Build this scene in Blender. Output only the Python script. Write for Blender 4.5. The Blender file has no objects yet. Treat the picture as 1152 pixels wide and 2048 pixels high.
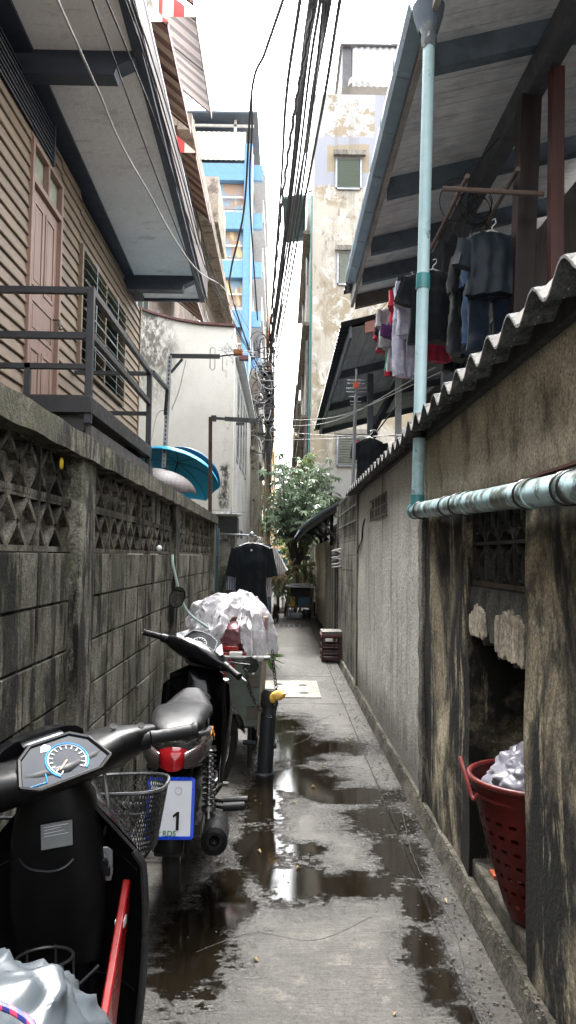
import bpy, math, random
from mathutils import Vector as V, Matrix
random.seed(7)
PI = math.pi; R = math.radians
S = bpy.context.scene
COL = S.collection
# ------------------------------------------------------------ camera
F = 1535.0; H = 1.5
PITCH = math.atan(89 / F); YAW = math.atan(11 / F); ROLL = 0.013
fw = V((math.sin(YAW) * math.cos(PITCH), math.cos(YAW) * math.cos(PITCH), math.sin(PITCH)))
r0 = V((math.cos(YAW), -math.sin(YAW), 0)); u0 = r0.cross(fw)
rt = r0 * math.cos(ROLL) + u0 * math.sin(ROLL); up = u0 * math.cos(ROLL) - r0 * math.sin(ROLL)
cam_d = bpy.data.cameras.new('camera'); cam = bpy.data.objects.new('camera', cam_d); COL.objects.link(cam)
cam.matrix_world = Matrix(((rt.x, up.x, -fw.x, 0), (rt.y, up.y, -fw.y, 0), (rt.z, up.z, -fw.z, H), (0, 0, 0, 1)))
cam_d.sensor_fit = 'VERTICAL'; cam_d.sensor_height = 24; cam_d.lens = F / 2048 * 24
cam_d.clip_start = 0.02; cam_d.clip_end = 3000
S.camera = cam
# ------------------------------------------------------------ sky, sun, exposure
w = bpy.data.worlds.new('World'); S.world = w; w.use_nodes = True
nt = w.node_tree; bg = nt.nodes['Background']
sky = nt.nodes.new('ShaderNodeTexSky'); sky.sky_type = 'NISHITA'; sky.sun_disc = False
SUN_EL, SUN_AZ = R(66), R(-8)
sky.sun_elevation = SUN_EL; sky.sun_rotation = SUN_AZ; sky.dust_density = 6; sky.air_density = 1.0
hs = nt.nodes.new('ShaderNodeHueSaturation'); hs.inputs['Saturation'].default_value = 0.10
nt.links.new(sky.outputs[0], hs.inputs['Color']); nt.links.new(hs.outputs[0], bg.inputs['Color'])
bg.inputs['Strength'].default_value = 0.15
sl = bpy.data.lights.new('sun', 'SUN'); sl.energy = 1.0; sl.angle = R(14); sl.color = (1, .98, .95)
so = bpy.data.objects.new('sun', sl); COL.objects.link(so)
so.rotation_euler = V((math.sin(SUN_AZ) * math.cos(SUN_EL), math.cos(SUN_AZ) * math.cos(SUN_EL), math.sin(SUN_EL))).to_track_quat('Z', 'Y').to_euler()
S.view_settings.view_transform = 'Standard'; S.view_settings.look = 'None'
S.view_settings.exposure = 3.5; S.view_settings.gamma = 1.0
S.cycles.max_bounces = 8; S.cycles.diffuse_bounces = 4; S.cycles.glossy_bounces = 3
S.cycles.transparent_max_bounces = 12; S.cycles.sample_clamp_indirect = 6

def at(px, py, X=None, Y=None, Z=None):          # point of the place that this pixel of the photo shows, on one plane
    d = fw + rt * ((px - 576) / F) + up * ((1024 - py) / F)
    t = X / d.x if X is not None else Y / d.y if Y is not None else (Z - H) / d.z
    return V((d.x * t, d.y * t, H + d.z * t))

# ------------------------------------------------------------ mesh building
class MB:
    def __init__(s): s.v = []; s.f = []
    def add(s, vs, fs):
        o = len(s.v); s.v += [V(p) for p in vs]; s.f += [tuple(i + o for i in f) for f in fs]; return s
    def box(s, x0, x1, y0, y1, z0, z1):
        return s.add([(x, y, z) for z in (z0, z1) for x, y in ((x0, y0), (x1, y0), (x1, y1), (x0, y1))],
                     [(3, 2, 1, 0), (4, 5, 6, 7), (0, 1, 5, 4), (1, 2, 6, 5), (2, 3, 7, 6), (3, 0, 4, 7)])
    def beam(s, a, b, w, h, upv=(0, 0, 1)):
        a, b = V(a), V(b); d = (b - a).normalized(); sd = d.cross(V(upv))
        if sd.length < 1e-4: sd = d.cross(V((1, 0, 0)))
        sd.normalize(); u = sd.cross(d)
        c = [(-w / 2, -h / 2), (w / 2, -h / 2), (w / 2, h / 2), (-w / 2, h / 2)]
        return s.add([p + sd * x + u * y for p in (a, b) for x, y in c],
                     [(3, 2, 1, 0), (4, 5, 6, 7), (0, 1, 5, 4), (1, 2, 6, 5), (2, 3, 7, 6), (3, 0, 4, 7)])
    def tube(s, pts, r, n=8, closed=False):
        pts = [V(p) for p in pts]; m = len(pts)
        rr = r if isinstance(r, (list, tuple)) else [r] * m
        rings = []; prev = None
        for i in range(m):
            if closed: d = pts[(i + 1) % m] - pts[i - 1]
            else: d = pts[min(i + 1, m - 1)] - pts[max(i - 1, 0)]
            d.normalize()
            if prev is None:
                a = d.orthogonal().normalized()
            else:
                a = prev - d * prev.dot(d)
                a = a.normalized() if a.length > 1e-6 else d.orthogonal().normalized()
            prev = a; b = d.cross(a)
            rings.append([pts[i] + (a * math.cos(2 * PI * k / n) + b * math.sin(2 * PI * k / n)) * rr[i] for k in range(n)])
        return s.loft(rings, closed)
    def loft(s, rings, closed=False, cap=True):
        m = len(rings); n = len(rings[0]); o = [p for r_ in rings for p in r_]; fs = []
        for i in range(m if closed else m - 1):
            j = (i + 1) % m
            for k in range(n):
                l = (k + 1) % n; fs.append((i * n + k, i * n + l, j * n + l, j * n + k))
        if cap and not closed: fs += [tuple(range(n - 1, -1, -1)), tuple((m - 1) * n + k for k in range(n))]
        return s.add(o, fs)
    def cyl(s, a, b, ra, rb=None, n=12): return s.tube([a, b], [ra, ra if rb is None else rb], n)
    def torus(s, c, ax, Rr, r, n=32, m=8):
        c = V(c); ax = V(ax).normalized(); e = ax.orthogonal().normalized(); f = ax.cross(e)
        return s.loft([[c + (e * math.cos(t) + f * math.sin(t)) * (Rr + r * math.cos(q)) + ax * r * math.sin(q)
                        for q in (2 * PI * k / m for k in range(m))] for t in (2 * PI * i / n for i in range(n))], True)
    def lathe(s, prof, c, ax=(0, 0, 1), n=24, cap=False):
        c = V(c); ax = V(ax).normalized(); e = ax.orthogonal().normalized(); f = ax.cross(e)
        return s.loft([[c + ax * z + (e * math.cos(t) + f * math.sin(t)) * r for t in (2 * PI * k / n for k in range(n))] for r, z in prof], cap=cap)
    def prism(s, poly, o, e1, e2, d):            # outline in the plane (o,e1,e2) pushed along vector d
        o, e1, e2, d = V(o), V(e1), V(e2), V(d); n = len(poly)
        a = [o + e1 * x + e2 * y for x, y in poly]
        return s.add(a + [p + d for p in a], [tuple(range(n - 1, -1, -1)), tuple(range(n, 2 * n))] + [(i, (i + 1) % n, n + (i + 1) % n, n + i) for i in range(n)])
    def grid(s, fn, nu, nv, th=0, skip=None):
        P = [[V(fn(i / nu, j / nv)) for j in range(nv + 1)] for i in range(nu + 1)]
        ids = lambda i, j: i * (nv + 1) + j
        fs = [(ids(i, j), ids(i + 1, j), ids(i + 1, j + 1), ids(i, j + 1)) for i in range(nu) for j in range(nv) if not (skip and skip((i + .5) / nu, (j + .5) / nv))]
        vs = [p for row in P for p in row]
        if th:
            t = V(th) if not isinstance(th, (int, float)) else V((0, 0, -th)); n = len(vs)
            vs2 = [p + t for p in vs]; back = [tuple(n + k for k in reversed(f)) for f in fs]
            ed = {}
            for f in fs:
                for k in range(4):
                    e = (f[k], f[(k + 1) % 4]); ed[e] = 1
            side = [(a, n + a, n + b, b) for (a, b) in ed if (b, a) not in ed]
            vs += vs2; fs = fs + back + side
        return s.add(vs, fs)
    def ell(s, c, rx, ry, rz, n=16, m=10):
        c = V(c)
        return s.loft([[c + V((rx * math.sin(t) * math.cos(p), ry * math.sin(t) * math.sin(p), rz * math.cos(t))) for p in (2 * PI * k / n for k in range(n))]
                       for t in (PI * (i + .02) / (m + .04) for i in range(m + 1))])
    def xf(s, M, start=0):
        for i in range(start, len(s.v)): s.v[i] = M @ s.v[i]
        return s
    def build(s, name, mat, parent=None, smooth=30, bevel=0, keep=False):
        me = bpy.data.meshes.new(name)
        W = wloc(parent)
        zs = min(p.z for p in s.v)
        c = V(((min(p.x for p in s.v) + max(p.x for p in s.v)) / 2, (min(p.y for p in s.v) + max(p.y for p in s.v)) / 2, zs))
        if keep: c = W.copy()
        me.from_pydata([p - c for p in s.v], [], s.f); me.update()
        me.materials.append(mat)
        if smooth:
            me.polygons.foreach_set('use_smooth', [True] * len(me.polygons)); me.set_sharp_from_angle(angle=R(smooth))
        o = bpy.data.objects.new(name, me); COL.objects.link(o)
        o.location = c - W
        if parent: o.parent = parent
        if bevel:
            b = o.modifiers.new('bevel', 'BEVEL'); b.width = bevel; b.segments = 2; b.limit_method = 'ANGLE'
        return o

def wloc(o):
    p = V((0, 0, 0))
    while o: p += o.location; o = o.parent
    return p
def tag(o, label=None, cat=None, group=None, kind=None):
    for k, x in (('label', label), ('category', cat), ('group', group), ('kind', kind)):
        if x: o[k] = x
    return o
def thing(name, label, cat, loc=(0, 0, 0), group=None):
    o = bpy.data.objects.new(name, None); COL.objects.link(o); o.location = loc; o.empty_display_size = .1
    return tag(o, label, cat, group)
def copy_tree(o, parent=None):
    c = o.copy(); COL.objects.link(c)
    if parent: c.parent = parent
    for ch in list(o.children): copy_tree(ch, c)
    return c
def ring(c, e1, e2, a, b, n=20, p=2.0):          # superellipse ring
    c, e1, e2 = V(c), V(e1), V(e2); out = []
    for k in range(n):
        t = 2 * PI * k / n; x, y = math.cos(t), math.sin(t)
        out.append(c + e1 * a * math.copysign(abs(x) ** (2 / p), x) + e2 * b * math.copysign(abs(y) ** (2 / p), y))
    return out
def spline(pts, n=8):                            # catmull-rom through points
    P = [V(p) for p in pts]; P = [P[0] * 2 - P[1]] + P + [P[-1] * 2 - P[-2]]; out = []
    for i in range(1, len(P) - 2):
        for k in range(n):
            t = k / n; a, b, c, d = P[i - 1], P[i], P[i + 1], P[i + 2]
            out.append(.5 * ((2 * b) + (c - a) * t + (2 * a - 5 * b + 4 * c - d) * t * t + (3 * b - a - 3 * c + d) * t ** 3))
    out.append(P[-2]); return out
def text_mesh(s_, size, mat, name, parent, loc, ex, ey, th=.001):   # lettering as a mesh, baseline along ex
    cu = bpy.data.curves.new('t', 'FONT'); cu.body = s_; cu.size = size; cu.extrude = th; cu.align_x = 'CENTER'; cu.align_y = 'CENTER'; cu.offset = size * .008
    to = bpy.data.objects.new('t', cu); COL.objects.link(to)
    me = bpy.data.meshes.new_from_object(to.evaluated_get(bpy.context.evaluated_depsgraph_get()))
    bpy.data.objects.remove(to); bpy.data.curves.remove(cu)
    ex, ey = V(ex).normalized(), V(ey).normalized(); ez = ex.cross(ey)
    M = Matrix(((ex.x, ey.x, ez.x), (ex.y, ey.y, ez.y), (ex.z, ey.z, ez.z)))
    for vt in me.vertices: vt.co = M @ vt.co
    me.materials.clear(); me.materials.append(mat); me.name = name
    o = bpy.data.objects.new(name, me); COL.objects.link(o); o.location = V(loc) - wloc(parent)
    if parent: o.parent = parent
    return o

# ------------------------------------------------------------ materials
class NT:
    def __init__(s, name):
        s.m = bpy.data.materials.new(name); s.m.use_nodes = True; s.t = s.m.node_tree; s.b = s.t.nodes['Principled BSDF']
        s.geo = s.t.nodes.new('ShaderNodeNewGeometry').outputs['Position']
    def n(s, ty, **kw):
        x = s.t.nodes.new(ty)
        for k, v_ in kw.items(): setattr(x, k, v_)
        return x
    def put(s, sock, val):
        if isinstance(val, bpy.types.NodeSocket): s.t.links.new(val, sock)
        elif isinstance(val, (int, float)) or not hasattr(sock.default_value, '__len__'): sock.default_value = val
        else: sock.default_value = tuple(val) + ((1,) if len(val) == 3 and len(sock.default_value) == 4 else ())
    def math(s, op, a, b=0, c=None, clamp=False):
        x = s.n('ShaderNodeMath', operation=op, use_clamp=clamp); s.put(x.inputs[0], a); s.put(x.inputs[1], b)
        if c is not None: s.put(x.inputs[2], c)
        return x.outputs[0]
    def vscale(s, vec, sc):
        x = s.n('ShaderNodeVectorMath', operation='MULTIPLY'); s.put(x.inputs[0], vec); x.inputs[1].default_value = sc; return x.outputs[0]
    def noise(s, sc=5, det=4, rough=.6, dist=0, vec=None, str3=None):
        v_ = vec if vec is not None else s.geo
        if str3: v_ = s.vscale(v_, str3)
        x = s.n('ShaderNodeTexNoise'); x.inputs['Scale'].default_value = sc; x.inputs['Detail'].default_value = det
        x.inputs['Roughness'].default_value = rough; x.inputs['Distortion'].default_value = dist; s.put(x.inputs['Vector'], v_); return x.outputs[0]
    def vor(s, sc, feat='F1', vec=None, out=0):
        x = s.n('ShaderNodeTexVoronoi', feature=feat); x.inputs['Scale'].default_value = sc; s.put(x.inputs['Vector'], vec if vec is not None else s.geo); return x.outputs[out]
    def ramp(s, fac, a, b, lo=0., hi=1.):
        x = s.n('ShaderNodeMapRange', interpolation_type='SMOOTHSTEP'); s.put(x.inputs[0], fac)
        for i, q in enumerate((a, b, lo, hi)): x.inputs[i + 1].default_value = q
        return x.outputs[0]
    def mix(s, f, a, b, mode='MIX'):
        x = s.n('ShaderNodeMix', data_type='RGBA', blend_type=mode); s.put(x.inputs[0], f); s.put(x.inputs[6], a); s.put(x.inputs[7], b); return x.outputs[2]
    def xyz(s, i):
        if not hasattr(s, '_sep'):
            s._sep = s.n('ShaderNodeSeparateXYZ'); s.t.links.new(s.geo, s._sep.inputs[0])
        return s._sep.outputs[i]
    def bump(s, h, st=.3, dist=.01):
        x = s.n('ShaderNodeBump'); x.inputs['Strength'].default_value = st; x.inputs['Distance'].default_value = dist; s.put(x.inputs['Height'], h)
        s.t.links.new(x.outputs[0], s.b.inputs['Normal'])
    def set(s, **kw):
        for k, v_ in kw.items(): s.put(s.b.inputs[k.replace('_', ' ')], v_)
        return s.m
MATS = {}
def flat(name, c, rough=.5, metal=0, var=.25, sc=6, bump=.0, coat=0, spec=.5, **kw):     # a paint / plastic / metal with slight unevenness
    if name in MATS: return MATS[name]
    t = NT(name); n = t.noise(sc, 5, .65); f = t.ramp(n, .3, .7)
    d = tuple(x * (1 - var) for x in c); t.set(Base_Color=t.mix(f, c, d), Metallic=metal)
    t.set(Roughness=t.ramp(t.noise(sc * 3, 4), .3, .7, max(.02, rough - .08), min(1, rough + .1)))
    t.b.inputs['Coat Weight'].default_value = coat; t.b.inputs['Specular IOR Level'].default_value = spec
    if bump: t.bump(t.noise(sc * 8, 5), bump, .004)
    MATS[name] = t.m; return t.m
def plaster(name, c1, c2, dirt=(.03, .028, .022), amt=.5, st=(9, 9, .8), seed=0, thr=.5, wid=.12, moss=None, grain=.5, fine=60, rough=.85, zgrad=None, spots=0, peel=None, gritk=.8):
    t = NT(name); off = t.n('ShaderNodeVectorMath', operation='ADD'); t.put(off.inputs[0], t.geo); off.inputs[1].default_value = (seed * 3.1, seed * 1.7, seed * 2.3); P = off.outputs[0]
    col = t.mix(t.ramp(t.noise(1.6, 6, .65, .4, P), .35, .65), c1, c2)
    col = t.mix(t.math('MULTIPLY', t.ramp(t.noise(fine, 3, .7, 0, P), .35, .75), grain), col, tuple(x * .45 for x in c2))
    if peel:
        a = t.noise(peel[1], 9, .62, .6, P, (1, 1, .7)); col = t.mix(t.ramp(a, peel[2], peel[2] + .02), col, peel[0])
        b_ = t.noise(peel[1] * 1.7, 8, .6, .4, P, (1, 1, 1.3)); col = t.mix(t.ramp(b_, .58, .60), col, tuple(min(1, x * 1.55) for x in c1))
    if moss: col = t.mix(t.math('MULTIPLY', t.ramp(t.noise(5, 7, .7, .3, P), .48, .62), .8), col, moss)
    s1 = t.ramp(t.noise(1.0, 6, .68, .25, P, st), thr - wid, thr + wid); s2 = t.ramp(t.noise(1.1, 5, .65, .5, P, (2, 2, 1)), .36, .56)
    d = t.math('MULTIPLY', s1, s2)
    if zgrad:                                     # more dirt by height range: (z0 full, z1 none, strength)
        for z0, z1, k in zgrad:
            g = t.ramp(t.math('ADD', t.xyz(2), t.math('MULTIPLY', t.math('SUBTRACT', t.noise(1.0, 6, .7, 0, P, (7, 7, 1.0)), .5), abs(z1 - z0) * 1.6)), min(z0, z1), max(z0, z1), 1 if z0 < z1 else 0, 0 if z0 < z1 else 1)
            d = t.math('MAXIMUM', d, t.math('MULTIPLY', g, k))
    col = t.mix(t.math('MULTIPLY', d, amt, clamp=True), col, dirt)
    grit = t.ramp(t.noise(fine * 1.3, 6, .8, 0, P), .32, .68, .30, 1.65); gv = t.n('ShaderNodeCombineColor'); [t.put(gv.inputs[i], grit) for i in range(3)]; col = t.mix(gritk, col, t.mix(1.0, col, gv.outputs[0], 'MULTIPLY'))
    if spots: col = t.mix(t.math('MULTIPLY', t.ramp(t.vor(22, vec=P), .16, .08), t.ramp(t.noise(2, 3, .5, 0, P), .4, .6, 0, spots)), col, dirt)
    t.set(Base_Color=col, Roughness=rough)
    t.bump(t.math('ADD', t.noise(fine * .8, 8, .75, 0, P), t.math('MULTIPLY', t.noise(9, 6, .65, 0, P), 1.5)), .8, .016)
    t.b.inputs['Specular IOR Level'].default_value = .3
    return t.m
def wood(name, c1, c2, rough=.6, ax=1, sc=3, grime=.3, gr=(.05, .045, .04)):
    t = NT(name); st = [14, 14, 14]; st[ax] = .8
    g = t.noise(sc, 7, .7, .5, None, tuple(st)); col = t.mix(t.ramp(g, .32, .68), c1, c2)
    col = t.mix(t.math('MULTIPLY', t.ramp(t.noise(2.2, 6, .7), .45, .7), grime), col, gr)
    t.set(Base_Color=col, Roughness=rough); t.bump(g, .25, .004); t.b.inputs['Specular IOR Level'].default_value = .35; return t.m
def cloth(name, c, var=.35, rough=.9, stripe=None):
    t = NT(name); n = t.ramp(t.noise(14, 4), .3, .7); col = t.mix(n, c, tuple(x * (1 - var) for x in c))
    if stripe:
        a, b = stripe; wv = t.math('FRACT', t.math('MULTIPLY', t.xyz(0), a)); col = t.mix(t.ramp(wv, .45, .5), col, b)
    t.set(Base_Color=col, Roughness=rough); t.b.inputs['Specular IOR Level'].default_value = .15
    t.b.inputs['Sheen Weight'].default_value = .15; t.bump(t.noise(30, 4), .35, .006); return t.m
def plastic_film(name, c, alpha=.7, rough=.25):
    t = NT(name); n = t.noise(5, 7, .7, 1.5); al = t.ramp(n, .3, .7, alpha - .18, min(1, alpha + .2))
    t.set(Base_Color=t.mix(t.ramp(t.noise(9, 6, .7, 2), .4, .65), c, tuple(x * .8 for x in c)), Roughness=rough, Alpha=al)
    t.b.inputs['Subsurface Weight'].default_value = 0; t.b.inputs['Specular IOR Level'].default_value = .6
    t.bump(t.noise(16, 8, .75, 2.5), .6, .02); return t.m
def emis(*a): pass
M_BLK = flat('black plastic', (.005, .005, .0055), .42, var=.3, spec=.17)
M_BLKG = flat('glossy black paint', (.004, .004, .005), .18, var=.2, spec=.30)
M_RUB = flat('rubber', (.009, .009, .009), .8, var=.3, bump=.4)
M_CHR = flat('chrome', (.6, .6, .6), .18, 1, var=.15)
M_STL = flat('dull steel', (.16, .16, .155), .42, 1, var=.35, bump=.2)
M_DKST = flat('dark steel', (.012, .013, .016), .45, 0, var=.4, bump=.3)
M_RUST = flat('rusty iron', (.06, .032, .02), .8, 0, var=.6, bump=.6)
M_GALV = flat('galvanised', (.36, .38, .40), .4, .7, var=.35)
M_WIRE = flat('cable black', (.012, .012, .014), .6)
M_WIREW = flat('cable pale', (.38, .37, .35), .5)
M_RED = flat('red paint', (.26, .008, .008), .3, coat=.4)
M_GLASS = NT('window glass').set(Base_Color=(.08, .10, .09), Roughness=.12)
M_LIGHT = flat('white paint', (.7, .7, .67), .5, var=.2)
M_DARK = flat('dark interior', (.012, .012, .012), .9)
# ============================================================ GROUND
def ground_mat():
    t = NT('wet concrete'); x, y = t.xyz(0), t.xyz(1)
    brush = t.math('ADD', t.math('MULTIPLY', t.noise(1, 6, .75, .3, None, (7, 120, 1)), .6), t.math('MULTIPLY', t.noise(38, 7, .8), .4)); big = t.noise(1.3, 7, .65, .5); med = t.noise(9, 6, .7)
    col = t.mix(t.ramp(big, .35, .65), (.056, .051, .043), (.021, .019, .016))
    col = t.mix(t.math('MULTIPLY', t.ramp(brush, .46, .56), .8), col, (.022, .02, .017))
    col = t.mix(t.math('MULTIPLY', t.ramp(med, .52, .68), .55), col, (.13, .12, .098))
    gr_ = t.ramp(t.noise(110, 6, .8), .32, .68, .45, 1.6); gv = t.n('ShaderNodeCombineColor'); [t.put(gv.inputs[i], gr_) for i in range(3)]; col = t.mix(1.0, col, gv.outputs[0], 'MULTIPLY')
    # exposed aggregate towards the right hand edge
    em = t.ramp(t.math('ADD', x, t.math('MULTIPLY', t.math('SUBTRACT', big, .5), .9)), .36, .62)
    v = t.vor(42); cell = t.vor(42, out=1)
    cell2 = t.n('ShaderNodeRGBToBW'); t.put(cell2.inputs[0], cell)
    peb = t.mix(t.math('MULTIPLY', t.ramp(v, .32, .12), t.ramp(cell2.outputs[0], .45, .8)), (.02, .017, .013), (.17, .145, .105))
    em2 = t.math('MULTIPLY', em, t.ramp(t.noise(3, 5, .6), .42, .58))
    col = t.mix(em2, col, peb)
    blobs = [(590, 1492, 70, 45), (665, 1495, 80, 16), (600, 1560, 95, 40), (700, 1590, 120, 20), (765, 1640, 95, 34), (795, 1710, 60, 48), (835, 1800, 48, 50),
             (845, 1900, 50, 50), (612, 1698, 52, 15), (590, 1765, 110, 48), (520, 1690, 55, 70), (525, 1600, 50, 60), (700, 1770, 120, 30), (885, 1975, 50, 60), (560, 1450, 60, 22), (930, 2030, 40, 30), (450, 1800, 70, 90), (390, 1880, 90, 130)]
    val = None
    for px, py, rx, ry in blobs:
        c = at(px, py, Z=0); a = rx * c.y / F; b = c.y ** 2 / (F * H) * ry
        s1 = t.n('ShaderNodeVectorMath', operation='SUBTRACT'); t.put(s1.inputs[0], t.geo); s1.inputs[1].default_value = (c.x, c.y, 0)
        s2 = t.n('ShaderNodeVectorMath', operation='MULTIPLY'); t.put(s2.inputs[0], s1.outputs[0]); s2.inputs[1].default_value = (1 / a, 1 / b, 0)
        s3 = t.n('ShaderNodeVectorMath', operation='LENGTH'); t.put(s3.inputs[0], s2.outputs[0]); k = t.math('SUBTRACT', 1.0, s3.outputs['Value'])
        val = k if val is None else t.math('MAXIMUM', val, k)
    nz = t.math('SUBTRACT', t.noise(5.5, 8, .72, .3), .5); nz2 = t.math('SUBTRACT', t.noise(1, 7, .7, 0, None, (3, 26, 1)), .5)
    m = t.math('ADD', val, t.math('ADD', t.math('MULTIPLY', nz, 2.2), t.math('MULTIPLY', nz2, .9)))
    m = t.math('ADD', m, t.math('MULTIPLY', t.math('SUBTRACT', t.noise(30, 7, .82), .5), 1.5))
    damp = t.math('MAXIMUM', t.ramp(m, -1.0, .0), t.math('MULTIPLY', t.ramp(t.math('ADD', y, t.math('MULTIPLY', x, .8)), 3.4, 1.9), .62)); water = t.ramp(m, .16, .30)
    speck = t.math('MULTIPLY', t.ramp(t.noise(70, 3, .6), .50, .60), t.ramp(m, -.3, .2))
    col = t.mix(t.math('MULTIPLY', damp, .80), col, (.0055, .0045, .003))
    col = t.mix(t.math('MULTIPLY', water, .88), col, (.004, .0028, .0015))
    dr = t.ramp(t.math('ADD', brush, t.math('MULTIPLY', t.noise(45, 4, .6), .6)), .62, 1.0, .16, .6)
    rdamp = t.math('ADD', t.math('MULTIPLY', t.math('SUBTRACT', 1.0, damp), .40), t.math('MULTIPLY', dr, .55))
    rough = t.math('MULTIPLY', t.math('ADD', rdamp, .04), t.math('SUBTRACT', 1.0, water)); rough = t.math('MULTIPLY', rough, t.math('SUBTRACT', 1, t.math('MULTIPLY', speck, .55)))
    rough = t.math('MAXIMUM', rough, .035)
    t.set(Base_Color=col, Roughness=rough); t.b.inputs['Specular IOR Level'].default_value = .36
    h = t.math('ADD', t.math('MULTIPLY', brush, 1.2), t.math('ADD', med, t.math('MULTIPLY', t.noise(60, 5, .7), .9)))
    h = t.math('ADD', h, t.math('MULTIPLY', em2, t.ramp(v, .4, 0, 0, 1.5)))
    h = t.math('MULTIPLY', h, t.math('SUBTRACT', 1.0, t.math('MULTIPLY', water, .985)))
    t.bump(h, .8, .006)
    return t.m
M_GR = ground_mat()
M_SOIL = plaster('soil', (.06, .055, .045), (.035, .03, .025), amt=.3)
tag(MB().box(-400, 400, -60, 900, -.3, -.06).build('ground', M_SOIL), kind='structure')
pt = MB(); ys = [-1.5, 7.95, 9.75, 12.9, 16.9, 21, 26, 33, 46]
for a, b in zip(ys, ys[1:]):
    pt.box(-.80, .648, a + .006, b - .006, -.1, 0)
    pt.box(.655, .806, a, b, -.1, -.004)
pt.box(-.80, .80, -1.5, 46, -.12, -.014)
tag(pt.build('path', M_GR, bevel=.004), kind='structure')
M_KERB = plaster('kerb', (.14, .125, .10), (.045, .042, .035), amt=.85, st=(5, 5, 5), moss=(.035, .035, .018), fine=45)
kb = MB()
from mathutils import noise as _mn
def mnoise(a, b): return _mn.noise(V((a, b, .37)))
def kerbtop(u, v):
    y = -1.5 + 13.5 * u; x = .822 + v * .42
    wob = (.003 * math.sin(y * 9) + .004 * mnoise(y * 8, 0) + .003 * mnoise(y * 30, 1)) * (1 if v < .3 else 0)
    z = (-.09 if v < .02 else .045 + .010 * mnoise(y * 5, v * 4) + .007 * mnoise(y * 22, v * 9)) + (.07 * max(0, (v - .3)) if v > .3 else 0)
    return (x + wob, y, z)
kb.grid(kerbtop, 500, 12, (0, 0, -.15))
tag(kb.build('kerb', M_KERB, smooth=60), kind='structure')
# manhole slab with four lifting holes and a slotted drain
mh = MB().box(-.22, .44, 8.25, 9.35, -.02, .012).build('manhole_cover', plaster('slab', (.34, .33, .28), (.2, .19, .16), amt=.35, st=(3, 3, 3), fine=50), bevel=.006)
tag(mh, 'square pale concrete manhole slab with four lifting holes set in the path', 'manhole')
mm = MB()
for x, y in ((-.02, 8.55), (.26, 8.5), (-.02, 9.05), (.26, 9.0)): MB().lathe([(.055, .0125), (.05, .0155), (.001, .0155)], (x, y, 0), n=14).build('lifting_hole', M_DARK, mh)

dg = MB()
for i in range(4): dg.box(-.04 + i * .11, .05 + i * .11, 16.5, 16.95, .001, .008)
g = MB().box(-.07, .43, 16.42, 17.03, -.02, .006).build('drain_grate', M_STL); tag(g, 'slotted metal drain grate crossing the path beyond the slab', 'drain'); dg.box(0, 0, 0, 0, 0, 0) if 0 else dg.build('slot', M_DARK, g)

# ============================================================ LEFT BOUNDARY WALL
M_LW = plaster('mouldy block', (.30, .285, .235), (.12, .115, .088), dirt=(.005, .005, .0035), amt=.97, st=(8, 8, 1.5), thr=.50, wid=.045, seed=1, grain=.8, fine=85, moss=(.055, .06, .03), zgrad=[(1.28, 1.52, .0)])
M_LWC = plaster('mouldy coping', (.24, .225, .18), (.07, .068, .042), dirt=(.006, .006, .004), amt=.95, st=(14, 14, 3), thr=.49, wid=.06, seed=2, moss=(.065, .07, .022), fine=70)
M_BRZ = plaster('breeze block', (.26, .24, .20), (.10, .09, .07), dirt=(.008, .008, .006), amt=.94, st=(14, 14, 3), thr=.47, seed=3, moss=(.06, .06, .03), fine=80)
lw = thing('boundary_wall', 'low mouldy grey block wall with two rows of patterned breeze blocks beside the parked motorbikes', 'wall', (-.85, 4, 0))
bays = [(-1.6, .2), (.42, 3.01), (3.23, 5.70), (5.92, 8.90)]
for a, b in bays:
    bl = MB(); y = b
    while y > a + .02:
        y0 = max(a, y - .39)
        for k in range(8):
            z1 = 1.505 - k * .19; j = random.uniform(-.003, .003)
            bl.box(-.90, -.826 + j, y0 + .004, y - .003, z1 - .185, z1 - .004)
        y -= .40
    bl.box(-.895, -.836, a, b, -.05, 1.5)
    bl.build('block_panel', M_LW, lw, bevel=.003)
    bz = MB(); y = b
    while y > a + .02:
        y0 = y - .40
        for k in range(2):
            z0 = 1.512 + k * .187; z1 = z0 + .180
            for q in (0, 1):
                ya, yb = y0 + .013 + q * .188, y0 + .013 + (q + 1) * .188
                if ya < a - .01: continue
                ym = (ya + yb) / 2; zm = (z0 + z1) / 2
                for p, q2 in (((ya, zm), (ym, z1 - .01)), ((ym, z1 - .01), (yb, zm)), ((ya, zm), (ym, z0 + .01)), ((ym, z0 + .01), (yb, zm))):
                    bz.beam((-.866, p[0], p[1]), (-.866, q2[0], q2[1]), .018, .07, (1, 0, 0))
                bz.beam((-.866, ya + .02, zm), (-.866, yb - .02, zm), .05, .012, (1, 0, 0))
            ya = max(a, y0)
            bz.box(-.905, -.828, ya, y, z0 - .006, z0 + .013); bz.box(-.905, -.830, ya, y, z1 - .012, z1 + .004)
            if y0 >= a - .01: bz.box(-.905, -.829, y0 - .001, y0 + .017, z0 + .0135, z1 - .0125)
        y -= .40
    bz.build('breeze_block_panel', M_BRZ, lw, smooth=0)
for a in (.2, 3.01, 5.70, 8.90):
    MB().box(-.915, -.786, a, a + .22, -.05, 1.875).build('pilaster', M_LW, lw, bevel=.006)
cp = MB()
def cop(u, v):
    y = -1.6 + 10.75 * u; a = 2 * PI * v; wx = .085 + .003 * math.sin(y * 11); 
    x = -.85 + wx * max(-1, min(1, 1.6 * math.cos(a))) ; z = 1.918 + .045 * max(-1, min(1, 1.6 * math.sin(a))) + .003 * math.sin(y * 17 + a)
    return (x, y, z)
cp.grid(cop, 160, 16); cp.box(-.90, -.80, 9.13, 9.148, 1.88, 1.96)
cp.build('coping', M_LWC, lw, smooth=50)
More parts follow.
